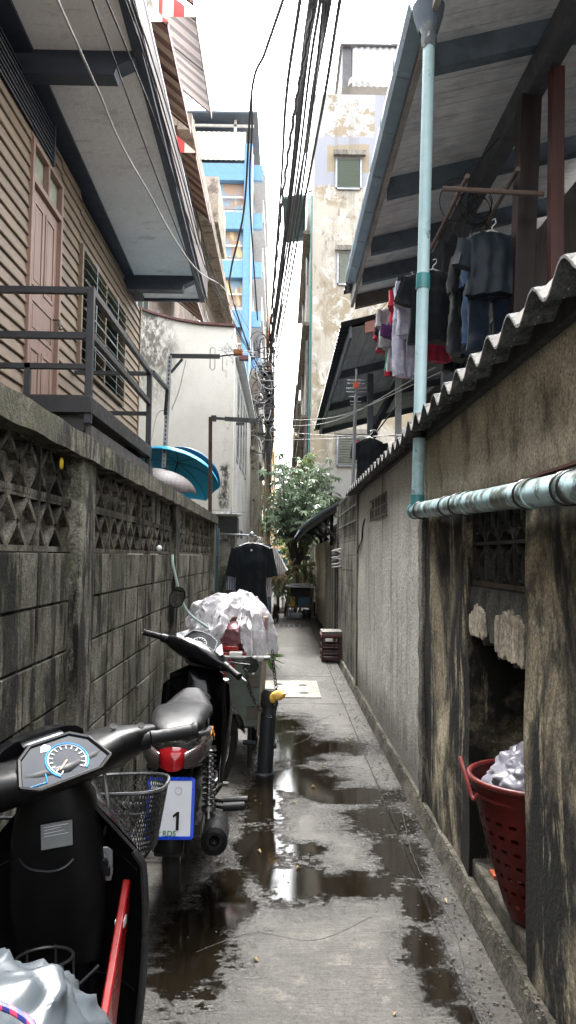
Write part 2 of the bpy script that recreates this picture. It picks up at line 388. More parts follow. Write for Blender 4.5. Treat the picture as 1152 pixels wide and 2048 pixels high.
MB().box(-.87, -.822, 4.86, 5.16, 1.70, 1.875).build('filled_block', M_LW, lw, bevel=.004)
yl = MB().ell(at(123, 927, X=-.80), .006, .02, .022, 8, 6); tag(yl.build('plastic_wrapper', flat('yellow plastic', (.65, .45, .02), .4)), 'small yellow plastic scrap stuffed in the nearest breeze block', 'litter')
tag(MB().ell(at(318, 1097, X=-.79), .02, .035, .022, 10, 6).build('tissue', flat('white tissue', (.6, .6, .58), .8)), 'small white crumpled tissue on the ledge of the breeze blocks', 'litter')
# yard behind the wall
M_SHADE = plaster('old plaster dim', (.11, .105, .09), (.07, .065, .055), amt=.6)

# ============================================================ GATE POST, GATE
M_GATE = flat('dark teal steel', (.018, .045, .055), .45, var=.4, bump=.3)
gp = thing('gate_post', 'square mouldy concrete gate post with black cap ending the block wall', 'post', (-.8, 10.4, 0))
MB().box(-.92, -.62, 10.3, 10.6, -.05, 1.80).build('shaft', M_LW, gp, bevel=.008)
MB().box(-.93, -.60, 10.28, 10.62, 1.80, 2.02).build('cap', flat('black mould cap', (.02, .02, .018), .85, bump=.5), gp, bevel=.01)
gt = thing('metal_gate', 'narrow dark teal metal gate standing open against the mouldy post', 'gate', (-.85, 9.6, 0))
MB().box(-.96, -.84, 9.24, 9.30, .05, 1.86).box(-.93, -.87, 9.3, 10.2, .1, 1.8).build('gate_leaf', M_GATE, gt, bevel=.006)
MB().box(-.84, -.76, 9.22, 9.29, .02, 1.83).build('gate_frame', M_GATE, gt, bevel=.006)
h = MB()
for z in (1.71, .97): MB().tube([(-.80, 9.29, z), (-.80, 10.24, z), (-.72, 10.24, z)], .018).build('hinge_bar', M_DKST, gt)
pl = MB().box(-.80, -.775, 9.16, 9.20, 1.50, 1.86).build('slotted_angle', flat('blue steel', (.03, .10, .16), .5), None); tag(pl, 'short blue perforated steel angle fixed on the end of the block wall', 'bracket')
ps = MB()
for i in range(9): ps.box(-.792, -.782, 9.156, 9.1595, 1.53 + i * .035, 1.545 + i * .035)
ps.build('slot', M_DARK, pl)
# shallow wire tray on the post
tr = thing('wire_tray', 'shallow round wire drying tray with crumbs sitting on the black post cap', 'tray', (-.76, 10.42, 2.02))
t_ = MB().torus((-.76, 10.42, 2.10), (0, 0, 1), .30, .004, 32, 6).torus((-.76, 10.42, 2.03), (0, 0, 1), .16, .004, 24, 6)
for k in range(20):
    a = 2 * PI * k / 20; t_.tube([(-.76 + .30 * math.cos(a), 10.42 + .30 * math.sin(a), 2.10), (-.76 + .16 * math.cos(a), 10.42 + .16 * math.sin(a), 2.03)], .002, 4)
t_.build('wire_rim', M_GALV, tr)
MB().lathe([(.001, 2.025), (.16, 2.027), (.22, 2.055), (.001, 2.045)], (-.76, 10.42, 0)).build('mesh_base', flat('cream mesh', (.5, .46, .36), .8, bump=.8), tr)

# ============================================================ LEFT HOUSE
M_SID = wood('brown clapboard', (.225, .165, .11), (.14, .102, .07), .55, 1, 2, .35)
M_DOOR = wood('brown door', (.27, .175, .135), (.19, .12, .095), .5, 2, 2, .2)
M_SOF = plaster('soffit board', (.86, .86, .87), (.80, .80, .82), dirt=(.30, .26, .24), amt=.35, st=(2, 6, 3), thr=.60, wid=.05, grain=.0, fine=30, gritk=.06)
M_BEAM = flat('blue black beam', (.035, .045, .065), .55, var=.3, sc=3, bump=.2)
M_FAS = wood('pale fascia', (.17, .135, .125), (.10, .085, .08), .6, 1, 3, .5)
hs_ = thing('wooden_house', 'brown clapboard house on the left with a wide grey soffit and a raised deck', 'house', (-2.3, 6, 0))
def siding(y0, y1, z0, z1):
    m = MB(); z = z0
    while z < z1 - .01:
        zt = min(z + .118, z1)
        m.prism([(-.06, z), (.022, z), (.026, z + .006), (.004, zt), (-.06, zt)], (-2.2, y0, 0), (1, 0, 0), (0, 0, 1), (0, y1 - y0, 0)); z += .118
    return m
sd = siding(-1, 6.37, 2.3, 5.42); sd2 = siding(7.27, 7.97, 2.3, 5.36); sd3 = siding(10.2, 11.35, 2.3, 5.2)
m_all = MB()
for q in (sd, sd2, sd3, siding(6.37, 7.27, 5.06, 5.36), siding(7.97, 10.2, 4.76, 5.28), siding(7.97, 10.2, 2.3, 3.50)): m_all.add(q.v, q.f)
m_all.build('clapboard', M_SID, hs_, smooth=0)
MB().box(-2.6, -2.27, -1, 11.33, 0, 5.55).box(-4.5, -2.28, 11.25, 11.34, 0, 5.3).build('wall', M_SHADE, hs_)
MB().box(-2.2, -2.165, 11.35, 11.40, 2.3, 5.2).build('corner_trim', M_SID, hs_)
# door with panels, transom
dr = MB().box(-2.26, -2.195, 6.41, 7.21, 2.70, 4.68).build('door', M_DOOR, hs_)
pn = MB()
def panel(y0, y1, z0, z1):
    pn.box(-2.196, -2.185, y0, y1, z0, z0 + .035); pn.box(-2.196, -2.185, y0, y1, z1 - .035, z1)
    pn.box(-2.196, -2.185, y0, y0 + .035, z0 + .035, z1 - .035); pn.box(-2.196, -2.185, y1 - .035, y1, z0 + .035, z1 - .035)
    pn.box(-2.196, -2.190, y0 + .06, y1 - .06, z0 + .06, z1 - .06)
for a in (6.50, 6.84):
    panel(a, a + .28, 3.82, 4.58); panel(a, a + .28, 2.78, 3.30)
panel(6.50, 7.12, 3.40, 3.72)
pn.build('door_panel', M_DOOR, dr, bevel=.006)
MB().tube([(-2.19, 7.15, 3.70), (-2.13, 7.15, 3.70), (-2.13, 7.15, 3.64)], .011).ell((-2.12, 7.15, 3.62), .018, .018, .02, 8, 6).build('handle', M_STL, dr)
fr = MB().box(-2.25, -2.155, 6.36, 6.41, 2.65, 5.05).box(-2.25, -2.155, 7.21, 7.26, 2.65, 5.05).box(-2.25, -2.156, 6.41, 7.21, 4.68, 4.73).box(-2.25, -2.156, 6.41, 7.21, 5.01, 5.05).box(-2.25, -2.157, 6.79, 6.83, 4.73, 5.01)
fr.build('door_frame', M_DOOR, hs_, bevel=.004)
tg = NT('transom glass'); tg.set(Base_Color=tg.mix(tg.ramp(tg.noise(9, 6, .7), .4, .6), (.20, .23, .16), (.30, .31, .24)), Roughness=.35)
MB().box(-2.22, -2.21, 6.41, 7.21, 4.73, 5.01).build('transom_pane', tg.m, hs_)
# louvre window
lf = MB().box(-2.25, -2.14, 7.95, 8.0, 3.48, 4.78).box(-2.25, -2.14, 10.17, 10.22, 3.48, 4.78).box(-2.25, -2.141, 8.0, 10.17, 3.48, 3.53).box(-2.25, -2.141, 8.0, 10.17, 4.73, 4.78)
lf.box(-2.24, -2.145, 9.05, 9.10, 3.53, 4.73)
lwn = lf.build('window', M_SID, hs_, bevel=.004)
MB().box(-2.262, -2.255, 7.96, 10.2, 3.5, 4.76).build('dark_room', M_DARK, lwn)
lv = MB(); M_SLAT = NT('green louvre glass').set(Base_Color=(.20, .24, .20), Roughness=.18)
for k in range(11):
    z = 3.57 + k * .108
    for a, b in ((8.02, 9.04), (9.11, 10.15)): lv.beam((-2.15 + .0, a, z), (-2.15, b, z), .10, .006, (.75, 0, 1))
lv.build('louvre_slat', M_SLAT, lwn)
bz = MB()
for y in (8.5, 9.6):
    bz.tube([(-2.12, y, 3.5), (-2.12, y, 4.76)], .006, 6)
for z in (3.8, 4.1, 4.4): bz.tube([(-2.12, 8, z), (-2.12, 10.17, z)], .006, 6)
bz.build('window_bar', M_GALV, lwn)
# eave : soffit, fascia, beams
def EZ(y): return 5.28 + (11.2 - y) * .063
def slab(x0, x1, y0, y1, zo0, zo1, mb=None):
    mb = mb or MB()
    return mb.add([(x, y, EZ(y) + zo) for y in (y0, y1) for zo in (zo0, zo1) for x in (x0, x1)], [(0, 1, 3, 2), (4, 6, 7, 5), (0, 4, 5, 1), (2, 3, 7, 6), (0, 2, 6, 4), (1, 5, 7, 3)])
slab(-2.12, -1.25, -1, 11.15, 0, .03).build('soffit', M_SOF, hs_)
tm = MB(); slab(-1.27, -1.19, -1, 11.2, -.035, .14, tm); slab(-2.3, -2.08, -1, 11.2, -.03, .05, tm); slab(-2.3, -1.191, 11.15, 11.2, -.034, .13, tm)
tm.build('soffit_trim', M_BEAM, hs_)
slab(-1.189, -1.16, -1, 11.22, .02, .30).build('fascia', M_FAS, hs_)
slab(-4.5, -1.155, -1, 11.25, .30, .34).build('roof', M_GALV, hs_)
for y0 in (6.05, 10.35, 1.7):
    z = EZ(y0)
    MB().prism([(-2.3, z - .20), (-1.42, z - .20), (-1.40, z - .13), (-1.26, z - .06), (-1.26, z + .01), (-2.3, z + .01)], (0, y0, 0), (1, 0, 0), (0, 0, 1), (0, .16, 0)).build('eave_beam', M_BEAM, hs_)
vt = MB()
for a in (3.2, 5.3, 1.1):
    for k in range(8): vt.beam((-2.175, a, 5.12 + k * .045), (-2.175, a + 1.6, 5.12 + k * .045), .035, .008, (.6, 0, 1))
    for q in (a - .03, a + 1.62): vt.box(-2.2, -2.15, q - .02, q + .02, 5.08, 5.48)
vt.build('vent_slat', M_BEAM, hs_)
# deck with railing
M_RAIL = flat('charcoal steel', (.022, .024, .030), .42, var=.35, bump=.15)
dk = thing('deck', 'raised steel deck with black railing in front of the brown door', 'deck', (-1.8, 6.7, 2.3))
X0, Y0, Y1 = -1.4, 5.45, 7.9
MB().box(-2.15, X0 - .05, Y0 + .02, Y1, 2.60, 2.64).build('deck_floor', wood('deck planks', (.05, .045, .04), (.03, .027, .025), .7), dk)
MB().box(-2.2, X0 + .03, Y0 - .05, Y0 + .0, 2.50, 2.62).box(X0 - .02, X0 + .03, Y0 + .001, Y1, 2.50, 2.62).box(-2.2, X0 + .03, Y1 + .001, Y1 + .05, 2.5, 2.62).box(-2.15, X0 - .03, Y0 + .04, Y0 + .09, 2.38, 2.499).box(X0 - .14, X0 - .09, Y0 + .1, Y1 + .1, 2.28, 2.499).build('deck_frame', M_DKST, dk, bevel=.004)
M_RB = flat('rust streaked steel', (.10, .045, .03), .7, var=.8, sc=3, bump=.5)
MB().box(X0 - .02, X0 + .02, Y0 + .02, Y1 + .2, 2.30, 2.42).build('rusty_beam', flat('worn steel', (.06, .055, .055), .6, var=.7, sc=5, bump=.4), dk)
po = [(X0, Y0), (X0, Y1)]
for x, y in po: MB().box(x - .025, x + .025, y - .025, y + .025, 2.32 if y > 6 else 2.43, 3.42).build('railing_post', M_RAIL, dk, bevel=.003)
MB().box(-1.86, -1.82, Y0 - .02, Y0 + .02, 2.62, 2.86).build('railing_post', M_RAIL, dk)
rl = MB()
for z, hh in ((3.42, .05), (3.09, .05), (2.86, .04)):
    rl.box(-2.2, X0 - .026, Y0 - .02, Y0 + .02, z - hh, z)
for z, hh in ((3.42, .05), (3.10, .05)):
    rl.box(X0 - .02, X0 + .02, Y0 + .026, Y1 - .026, z - hh, z)
for z in (3.40, 2.98, 2.66): rl.box(-2.2, X0 - .026, Y1 - .02, Y1 + .02, z - .04, z)
rl.build('rail', M_RAIL, dk, bevel=.003)
for y in (Y1 + .15,): MB().box(X0 - .05, X0 + .01, y, y + .06, -.05, 2.49).build('deck_post', M_DKST, dk)
MB().box(-2.1, -2.04, 5.6, 5.66, 0, 2.4).build('deck_post', M_DKST, dk)
# ============================================================ RIGHT: NEAR LOW BUILDING
XR = .875
M_RWD = plaster('black mould plaster', (.46, .40, .28), (.24, .20, .13), dirt=(.004, .004, .0033), amt=1.0, st=(8, 5, .8), thr=.405, wid=.04, seed=4, moss=(.03, .034, .012), fine=55, grain=.6)
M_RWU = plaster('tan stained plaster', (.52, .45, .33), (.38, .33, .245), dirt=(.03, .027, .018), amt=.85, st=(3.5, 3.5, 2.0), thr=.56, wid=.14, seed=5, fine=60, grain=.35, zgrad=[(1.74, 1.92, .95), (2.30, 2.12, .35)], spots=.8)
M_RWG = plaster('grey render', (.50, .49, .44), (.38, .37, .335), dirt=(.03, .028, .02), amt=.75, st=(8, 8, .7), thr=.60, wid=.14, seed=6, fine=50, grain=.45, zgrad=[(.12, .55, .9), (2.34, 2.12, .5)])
M_BWR = plaster('blackened breeze', (.05, .05, .045), (.03, .03, .026), dirt=(.008, .008, .007), amt=.8, st=(9, 9, 9), seed=7)
nb = thing('plastered_building', 'low black moulded plaster building on the right with a broken open niche', 'building', (1.4, 3, 0))
def wallgrid(x, y0, y1, z0, z1, mb, amp=.006, nn=24):     # slightly uneven wall face with thickness to the right
    mb.grid(lambda u, v: (x + amp * math.sin(u * 9 + v * 5) + amp * .6 * math.sin(v * 17 + u * 3), y0 + (y1 - y0) * u, z0 + (z1 - z0) * v), nn, nn, (.30, 0, 0)); return mb
wallgrid(XR, -1.5, 2.76, .03, 1.80, MB()).build('near_pier', M_RWD, nb, smooth=60)
wallgrid(XR, 3.61, 4.70, .03, 1.80, MB()).build('far_pier', M_RWD, nb, smooth=60)
li = MB()
def lintel(u, v):
    zb = 1.15 - .02 * math.sin(u * 5) + .03 * math.sin(u * 23) + .02 * math.sin(u * 51)
    return (XR + .012 + .004 * math.sin(u * 30 + v * 9), 2.755 + .86 * u, zb + (1.37 - zb) * v)
li.grid(lintel, 40, 8, (.16, 0, 0)); li.build('lintel', plaster('black lintel', (.07, .068, .055), (.03, .03, .026), dirt=(.008, .008, .007), amt=.8, seed=8, st=(8, 8, 1)), nb)
M_CHIP = plaster('broken plaster', (.62, .56, .44), (.30, .26, .20), dirt=(.05, .045, .03), amt=.7, st=(20, 20, 3), seed=9, fine=40)
for (ya, yb, za, zb, sd_) in ((3.33, 3.60, 1.14, 1.29, 1), (2.78, 3.17, 1.10, 1.30, 4)):
    c = MB(); rr = random.Random(sd_)
    NK = 34; up_ = [(ya + (yb - ya) * k / NK, zb - .11 * abs(k / NK - .45) ** 1.5 + rr.uniform(-.020, .012)) for k in range(NK + 1)]
    dn = [(ya + (yb - ya) * k / NK, za + .05 * abs(mnoise(k * .22, sd_)) + .010 * rr.random() + (.03 if k in (0, NK) else 0)) for k in range(NK, -1, -1)]
    c.prism(up_ + dn, (XR + .002, 0, 0), (0, 1, 0), (0, 0, 1), (.022, 0, 0))
    c.build('broken_plaster', M_CHIP, nb, smooth=0)
# circular breeze blocks over the niche
bb = MB()
for k in range(2):
    for i in range(4):
        yc = 2.865 + i * .21; zc = 1.47 + k * .20
        bb.torus((XR + .05, yc, zc), (1, 0, 0), .062, .014, 20, 6)
        for a in (45, 135, 225, 315):
            q = V((0, math.cos(R(a)), math.sin(R(a)))); bb.beam(V((XR + .05, yc, zc)) + q * .072, V((XR + .05, yc, zc)) + q * .12, .014, .05, (1, 0, 0))
    bb.box(XR + .02, XR + .11, 2.762, 3.607, 1.362 + k * .2, 1.376 + k * .2)
for i in range(5): bb.box(XR + .021, XR + .111, 2.753 + i * .21, 2.767 + i * .21, 1.377, 1.76)
bb.build('breeze_block_panel', M_BWR, nb)
MB().box(XR + .12, XR + .14, 2.7, 3.7, 1.38, 1.8).build('dark_backing', M_DARK, nb)
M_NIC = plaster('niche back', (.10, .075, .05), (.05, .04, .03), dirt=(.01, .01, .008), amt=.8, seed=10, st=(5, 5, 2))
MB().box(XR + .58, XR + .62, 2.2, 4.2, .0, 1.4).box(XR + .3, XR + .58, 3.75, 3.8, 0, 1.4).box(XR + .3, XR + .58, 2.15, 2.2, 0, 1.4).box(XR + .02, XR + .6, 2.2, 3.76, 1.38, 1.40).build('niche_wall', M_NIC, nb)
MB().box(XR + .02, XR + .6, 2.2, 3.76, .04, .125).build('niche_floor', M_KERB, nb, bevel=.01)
wallgrid(XR + .012, -1.5, 4.70, 1.80, 2.27, MB(), .003).build('upper_wall', M_RWU, nb, smooth=60)
# far, lighter wall
gw = thing('rendered_building', 'long low building with smooth pale grey render and three small vents', 'building', (1.4, 6.8, 0))
wallgrid(XR, 4.80, 8.78, .0, 2.28, MB(), .004).build('wall', M_RWG, gw, smooth=60)
rc = MB()
rc.grid(lambda u, v: (XR - .020 + .008 * mnoise(v * 14, 1) + .005 * mnoise(v * 50, u * 3), 4.68 + .12 * u + .008 * mnoise(v * 22, 4), .02 + 1.74 * v), 3, 60, (.3, 0, 0))
rc.build('rough_corner', plaster('rough corner', (.20, .19, .16), (.09, .085, .07), amt=.8, seed=11, st=(7, 7, 5), fine=40), gw, smooth=60)
wallgrid(XR + .003, 4.70, 4.81, 1.76, 2.28, MB(), .002, 6).build('corner_top', M_RWG, gw)
M_VENT = plaster('vent block', (.20, .19, .15), (.13, .12, .10), amt=.5, seed=12)
for i in range(3):
    y0 = 6.42 + i * .42; v_ = MB()
    z0, z1 = 1.86, 2.06
    v_.box(XR - .008, XR + .02, y0, y0 + .36, z0, z0 + .02).box(XR - .008, XR + .02, y0, y0 + .36, z1 - .02, z1).box(XR - .008, XR + .02, y0, y0 + .02, z0 + .02, z1 - .02).box(XR - .008, XR + .02, y0 + .34, y0 + .36, z0 + .02, z1 - .02)
    v_.box(XR - .008, XR + .02, y0 + .17, y0 + .19, z0 + .02, z1 - .02).box(XR - .006, XR + .02, y0 + .02, y0 + .17, 1.95, 1.97).box(XR - .006, XR + .02, y0 + .19, y0 + .34, 1.95, 1.97)
    vo = v_.build('vent', M_VENT, gw); MB().box(XR - .0055, XR - .0035, y0 + .01, y0 + .35, z0 + .01, z1 - .01).build('vent_hole', M_DARK, vo)
wr = tag(MB().tube(spline([(XR - .01, 8.05, 1.9), (XR - .012, 8.2, 1.84), (XR - .012, 8.3, 1.70), (XR - .012, 8.6, 1.62), (XR - .012, 8.75, 1.55)]), .008, 5).build('cable', M_WIRE), 'thin black cable drooping on the pale grey wall beside the three vents', 'cable')

# corrugated eave roofs
def corr(name, label, y0, y1, ze, pitch, amp, xe=.79, x1=1.75, rise=.12, mat=None, lab=None, closure=True, taper=0):
    mb = MB(); n = int((y1 - y0) / pitch * 12); hgt = lambda y: amp * math.cos(2 * PI * (y - y0) / pitch)
    mb.grid(lambda u, v: (xe + (x1 - xe) * v, y0 + (y1 - y0) * u, ze + hgt(y0 + (y1 - y0) * u) + rise * v), n, 6, (0, 0, -.009))
    o = mb.build('corrugated_sheet', mat, None, smooth=60)
    if closure:
        c = MB(); k = 0; y = y0
        while y + pitch <= y1 + .001:
            c.add([(xe + .004 + dx, y + pitch * a, ze + amp * math.cos(2 * PI * a) + .001) for dx in (0, .05) for a in (.24, .36, .5, .64, .76)],
                  [(0, 1, 2, 3, 4), (9, 8, 7, 6, 5), (0, 4, 9, 5), (0, 5, 6, 1), (1, 6, 7, 2), (2, 7, 8, 3), (3, 8, 9, 4)]); y += pitch
        c.build('mortar_closure', M_CLOS, o, smooth=0)
    return o
M_CLOS = flat('white mortar', (.72, .70, .66), .7, var=.25)
def asb(name, c1, c2): return plaster(name, c1, c2, dirt=(.03, .03, .028), amt=.6, st=(3, 6, 3), thr=.5, seed=13, fine=40, grain=.3)
M_CORR = asb('fibre cement sheet', (.16, .16, .155), (.09, .09, .088))
c1 = corr('', '', 1.0, 4.74, 2.275, .25, .036, .735, 1.62, .17, M_CORR)
tag(c1, 'near corrugated fibre cement eave sheet above the tan stained wall', 'roof')
c1.name = 'corrugated_roof'
c2 = corr('', '', 4.76, 9.16, 2.258, .22, .030, .745, 1.62, .17, M_CORR)
tag(c2, 'far corrugated fibre cement eave sheet above the pale grey wall with vents', 'roof'); c2.name = 'corrugated_roof'
MB().box(XR + .02, 1.7, -1.5, 8.8, 2.26, 2.275).build('ceiling_board', M_DARK, nb)
MB().box(.845, XR + .01, -1.5, 8.8, 2.225, 2.285).build('wall_plate', flat('black timber', (.02, .02, .018), .8, bump=.5), nb)
rbx = thing('timber_bundle', 'tied bundle of red brown timber offcuts lying on the corrugated roof', 'timber', (1.7, 4.9, 2.4))
b_ = MB()
for i, (dx, dz) in enumerate(((0, .0), (.05, .0), (.02, .045), (.07, .05), (.0, .09), (.05, .1))): b_.beam((1.42 + dx, 3.9, 2.46 + dz * 1.2), (1.50 + dx, 4.9, 2.60 + dz * 1.2), .045, .045)
b_.build('plank', wood('red timber', (.20, .07, .045), (.12, .045, .03), .6, 1, 4), rbx, bevel=.003)
MB().torus((1.49, 4.3, 2.57), (.1, 1, .1), .10, .008, 20, 5).build('tie_cord', flat('green cord', (.35, .5, .42), .6), rbx)

# ============================================================ RAIN PIPE
M_PIPE = NT('aged pvc'); t = M_PIPE
col = t.mix(t.ramp(t.noise(3, 6, .7), .35, .7), (.40, .56, .58), (.30, .45, .48))
col = t.mix(t.math('MULTIPLY', t.ramp(t.noise(9, 7, .75), .60, .72), .75), col, (.04, .045, .035))
col = t.mix(t.math('MULTIPLY', t.ramp(t.math('ADD', t.xyz(2), t.math('MULTIPLY', t.noise(7, 6, .7), .25)), 2.0, 2.35, 1, 0), t.ramp(t.noise(8, 6, .75), .42, .56)), col, (.05, .06, .045))
t.set(Base_Color=col, Roughness=.42); M_PIPE = t.m
M_COL = flat('teal pvc collar', (.05, .22, .23), .4)
rp = thing('rain_pipe', 'pale blue plastic rain pipe with teal collar running down and along the wall', 'pipe', (.80, 4.5, 0))
T0, T1 = at(858, 92, Y=4.5), at(835, 1000, Y=4.55)
MB().cyl(T0, T1, .036, .036, 20).build('down_pipe', M_PIPE, rp)
ax = (T1 - T0)
c = T0 + ax * .525; MB().cyl(c - ax.normalized() * .045, c + ax.normalized() * .045, .042, .042, 20).build('collar', M_COL, rp)
MB().cyl(T1 - ax.normalized() * .03, T1 + ax.normalized() * .07, .041, .041, 20).build('collar', M_COL, rp)
c = T0 + ax * .86; MB().cyl(c - V((0, 0, .02)), c + V((0, 0, .02)), .041, .041, 20).build('bracket', M_DKST, rp)
MB().tube([c, c + V((.1, 0, 0))], .012).build('bracket', M_DKST, rp)
hp = MB(); P0 = at(836, 1021, Y=4.55); P1 = at(1165, 972, X=.80)
L = [P0 + V((0, .08, .0)), P0, P0.lerp(P1, .35), P0.lerp(P1, .36), P0.lerp(P1, .72), P1, P1 + (P1 - P0) * .5]
hp.tube(L, .046, 24).build('run_pipe', M_PIPE, rp)
d = (P1 - P0)
for f in (-.035, .04, .33, .42, .50, .815, .84, .955, .975):
    c = P0 + d * f; (MB().cyl(c - d.normalized() * .022, c + d.normalized() * .022, .051, .051, 24) if f in (-.035, .50, .84) else MB().torus(c, d, .046, .006, 24, 6)).build('pipe_joint', M_PIPE if f in (.5, .84) else (M_COL if f < 0 else M_DKST), rp)
M_MIR = flat('red iron bracket', (.10, .03, .025), .7, var=.5)
MB().box(XR - .03, XR - .005, 2.0, 3.7, 1.778, 1.786).build('bracket_bar', M_MIR, rp)
tp = MB(); rr = random.Random(3)
tp.lathe([(.037, 0), (.044, .02), (.05, .05), (.042, .09), (.052, .13), (.05, .16)], T0 - V((0, 0, .02)), (0, 0, 1), 16)
for i, p in enumerate(tp.v): tp.v[i] = p + V((rr.uniform(-.008, .008), rr.uniform(-.008, .008), rr.uniform(-.008, .008)))
tp.build('taped_joint', flat('grey tape', (.12, .14, .15), .5, bump=.8), rp)

# ============================================================ RIGHT HOUSE WITH DEEP EAVE
rh = thing('timber_house', 'old timber house on the right with grey plank soffit and open balcony', 'house', (2.4, 6.5, 2.3))
def SZ(x): return 4.93 + .25 * (x - .90)
M_PLK = wood('grey blue soffit plank', (.88, .90, .93), (.66, .69, .74), .7, 0, 1.6, .45, (.25, .26, .28))
M_BLU = flat('blue grey beam', (.13, .17, .22), .6, var=.4, bump=.3)
M_BLUD = flat('dark blue grey timber', (.08, .09, .11), .65, var=.4, bump=.3)
M_REDW = wood('dark red post', (.07, .018, .014), (.035, .012, .011), .5, 2, 3)
pk = MB(); y = 1.0
while y < 9.9:
    pk.prism([(.90, SZ(.9)), (4.2, SZ(4.2)), (4.2, SZ(4.2) + .02), (.90, SZ(.9) + .02)], (0, y, 0), (1, 0, 0), (0, 0, 1), (0, .165, 0)); y += .176
pk.build('soffit_plank', M_PLK, rh, smooth=0)
MB().prism([(.80, SZ(.8) + .07), (4.2, SZ(4.2) + .04), (4.2, SZ(4.2) + .09), (.80, SZ(.8) + .12)], (0, .8, 0), (1, 0, 0), (0, 0, 1), (0, 9.15, 0)).build('roof', M_DKST, rh)
for i, y in enumerate((3.2, 4.95, 6.75, 8.05, 8.95, 9.85)):
    m = MB().prism([(.92, SZ(.92) - .17), (4.2, SZ(4.2) - .17), (4.2, SZ(4.2) - .002), (.92, SZ(.92) - .002)], (0, y, 0), (1, 0, 0), (0, 0, 1), (0, .10, 0))
    m.build('rafter', M_BLU if i < 5 else M_FAS, rh)
MB().box(.862, .90, 1.0, 9.98, 4.80, 5.02).build('fascia', plaster('grey fascia', (.50, .48, .46), (.36, .35, .35), amt=.3, seed=14), rh)
gu = MB()
prof = [(-.12, .02), (-.125, -.05), (-.105, -.10), (-.02, -.115), (-.005, -.115), (-.005, .03), (-.012, .03), (-.012, -.105), (-.10, -.09), (-.115, -.05), (-.112, .02)]
gu.loft([[V((.862 + a, y, 4.97 + b)) for a, b in prof] for y in (4.55, 9.25)])
GU = gu.build('gutter', flat('blue steel gutter', (.20, .29, .36), .35, .2, var=.35, sc=2, bump=.15), rh, smooth=20)
for y in (5.2, 5.9, 6.6, 7.3, 8.0, 8.7, 9.2):
    MB().tube([(.862 + a - .002 * 0, y, 4.97 + b) for a, b in ((-.123, .025), (-.129, -.05), (-.108, -.104), (-.02, -.12))], .004, 6).build('gutter_strap', M_GALV, GU)
# gutter outlet box over the pipe
MB().lathe([(.06, 0), (.09, .10), (.10, .16)], T0 + V((0, .02, .10)), (0, 0, 1), 16, True).build('outlet', M_BLU, GU)
cs = MB(); n = 100
cs.grid(lambda u, v: (.78 + 3.3 * v, 9.1 + 1.0 * u, SZ(.78 + 3.3 * v) + .14 + .02 * math.cos(u * 34)), 100, 2, (0, 0, -.008))
cs.build('roof_sheet', M_DKST, rh)
XB = 1.72
MB().beam((XB, 2.8, 4.82), (XB, 9.9, 4.86), .12, .20).build('eave_beam', M_BLUD, rh)
p1 = MB().beam((1.70, 5.22, 4.75), (1.66, 5.44, 2.40), .14, .14, (0, 1, 0)); p1.build('post', wood('dark brown post', (.03, .018, .018), (.018, .012, .012), .5, 2, 3), rh, bevel=.004)
MB().beam((1.76, 4.85, 4.72), (1.74, 4.88, 2.45), .085, .085, (0, 1, 0)).build('post', M_REDW, rh, bevel=.004)
MB().beam((1.70, 7.85, 4.80), (1.70, 7.9, 2.4), .12, .12, (0, 1, 0)).build('post', M_BLUD, rh, bevel=.004)
MB().beam((1.70, 8.0, 4.3), (1.35, 8.9, 4.8), .05, .05).build('brace', M_BLUD, rh)
MB().beam((1.70, 7.8, 4.1), (1.72, 7.0, 4.75), .06, .06).build('brace', M_BLUD, rh)
# house wall behind the balcony
MB().box(2.9, 3.0, 2.0, 9.9, 2.3, 5.3).build('wall', wood('dim planks', (.22, .21, .19), (.13, .12, .11), .8, 2, 2), rh)
wd = MB()
for i in range(9): wd.box(2.86, 2.90, 5.3 + i * .17, 5.45 + i * .17, 2.4, 4.5)
wd.build('shutter', M_BLUD, rh)
MB().box(2.2, 2.28, 4.9, 4.98, 2.3, 4.95).build('post', M_FAS, rh, bevel=.003)
MB().beam((2.2, 5.0, 4.5), (2.85, 4.0, 4.9), .09, .14).build('brace', M_FAS, rh)
# clothes poles
cpole = wood('bamboo pole', (.13, .085, .07), (.08, .055, .05), .6, 1, 3)
A = at(885, 377, Y=5.0); B = at(1088, 388, Y=4.93)
tag(MB().tube([A, B], .018, 8).build('cross_pole', cpole), 'brown cross pole tied to the red post under the soffit', 'pole')
for (a, b, lab) in ((at(935, 352, Y=4.9), at(850, 522, Y=6.9), 'long brown clothes pole nearer the blue rain pipe'), (at(1036, 338, Y=4.85), at(960, 470, Y=7.3), 'brown clothes pole above the navy clothes beside the dark post')):
    tag(MB().tube([a, b], .016, 8).build('clothes_pole', cpole), lab, 'pole', 'clothes poles under the right eave')
tag(MB().tube([A, at(955, 325, Y=5.5), at(1020, 250, Y=6.0)], .004, 5).build('tie_wire', M_WIRE), 'thin dark tie wire slanting from the pole end up to the soffit beam', 'wire')
cw = MB(); rr = random.Random(5)
for k in range(9):
    c = at(rr.uniform(905, 965), rr.uniform(400, 480), Y=6.6); r_ = rr.uniform(.06, .16); ph = rr.uniform(0, 6); tl = rr.uniform(-.5, .5)
    cw.tube([c + V((math.cos(a) * r_, math.sin(a) * r_ * tl, math.sin(a) * r_ * 1.2)) for a in (ph + 2 * PI * i / 24 for i in range(22))], .004, 5)
tag(cw.build('wire_coil', M_WIRE), 'tangled coils of thin wire hung from the beam beside the post', 'wire')
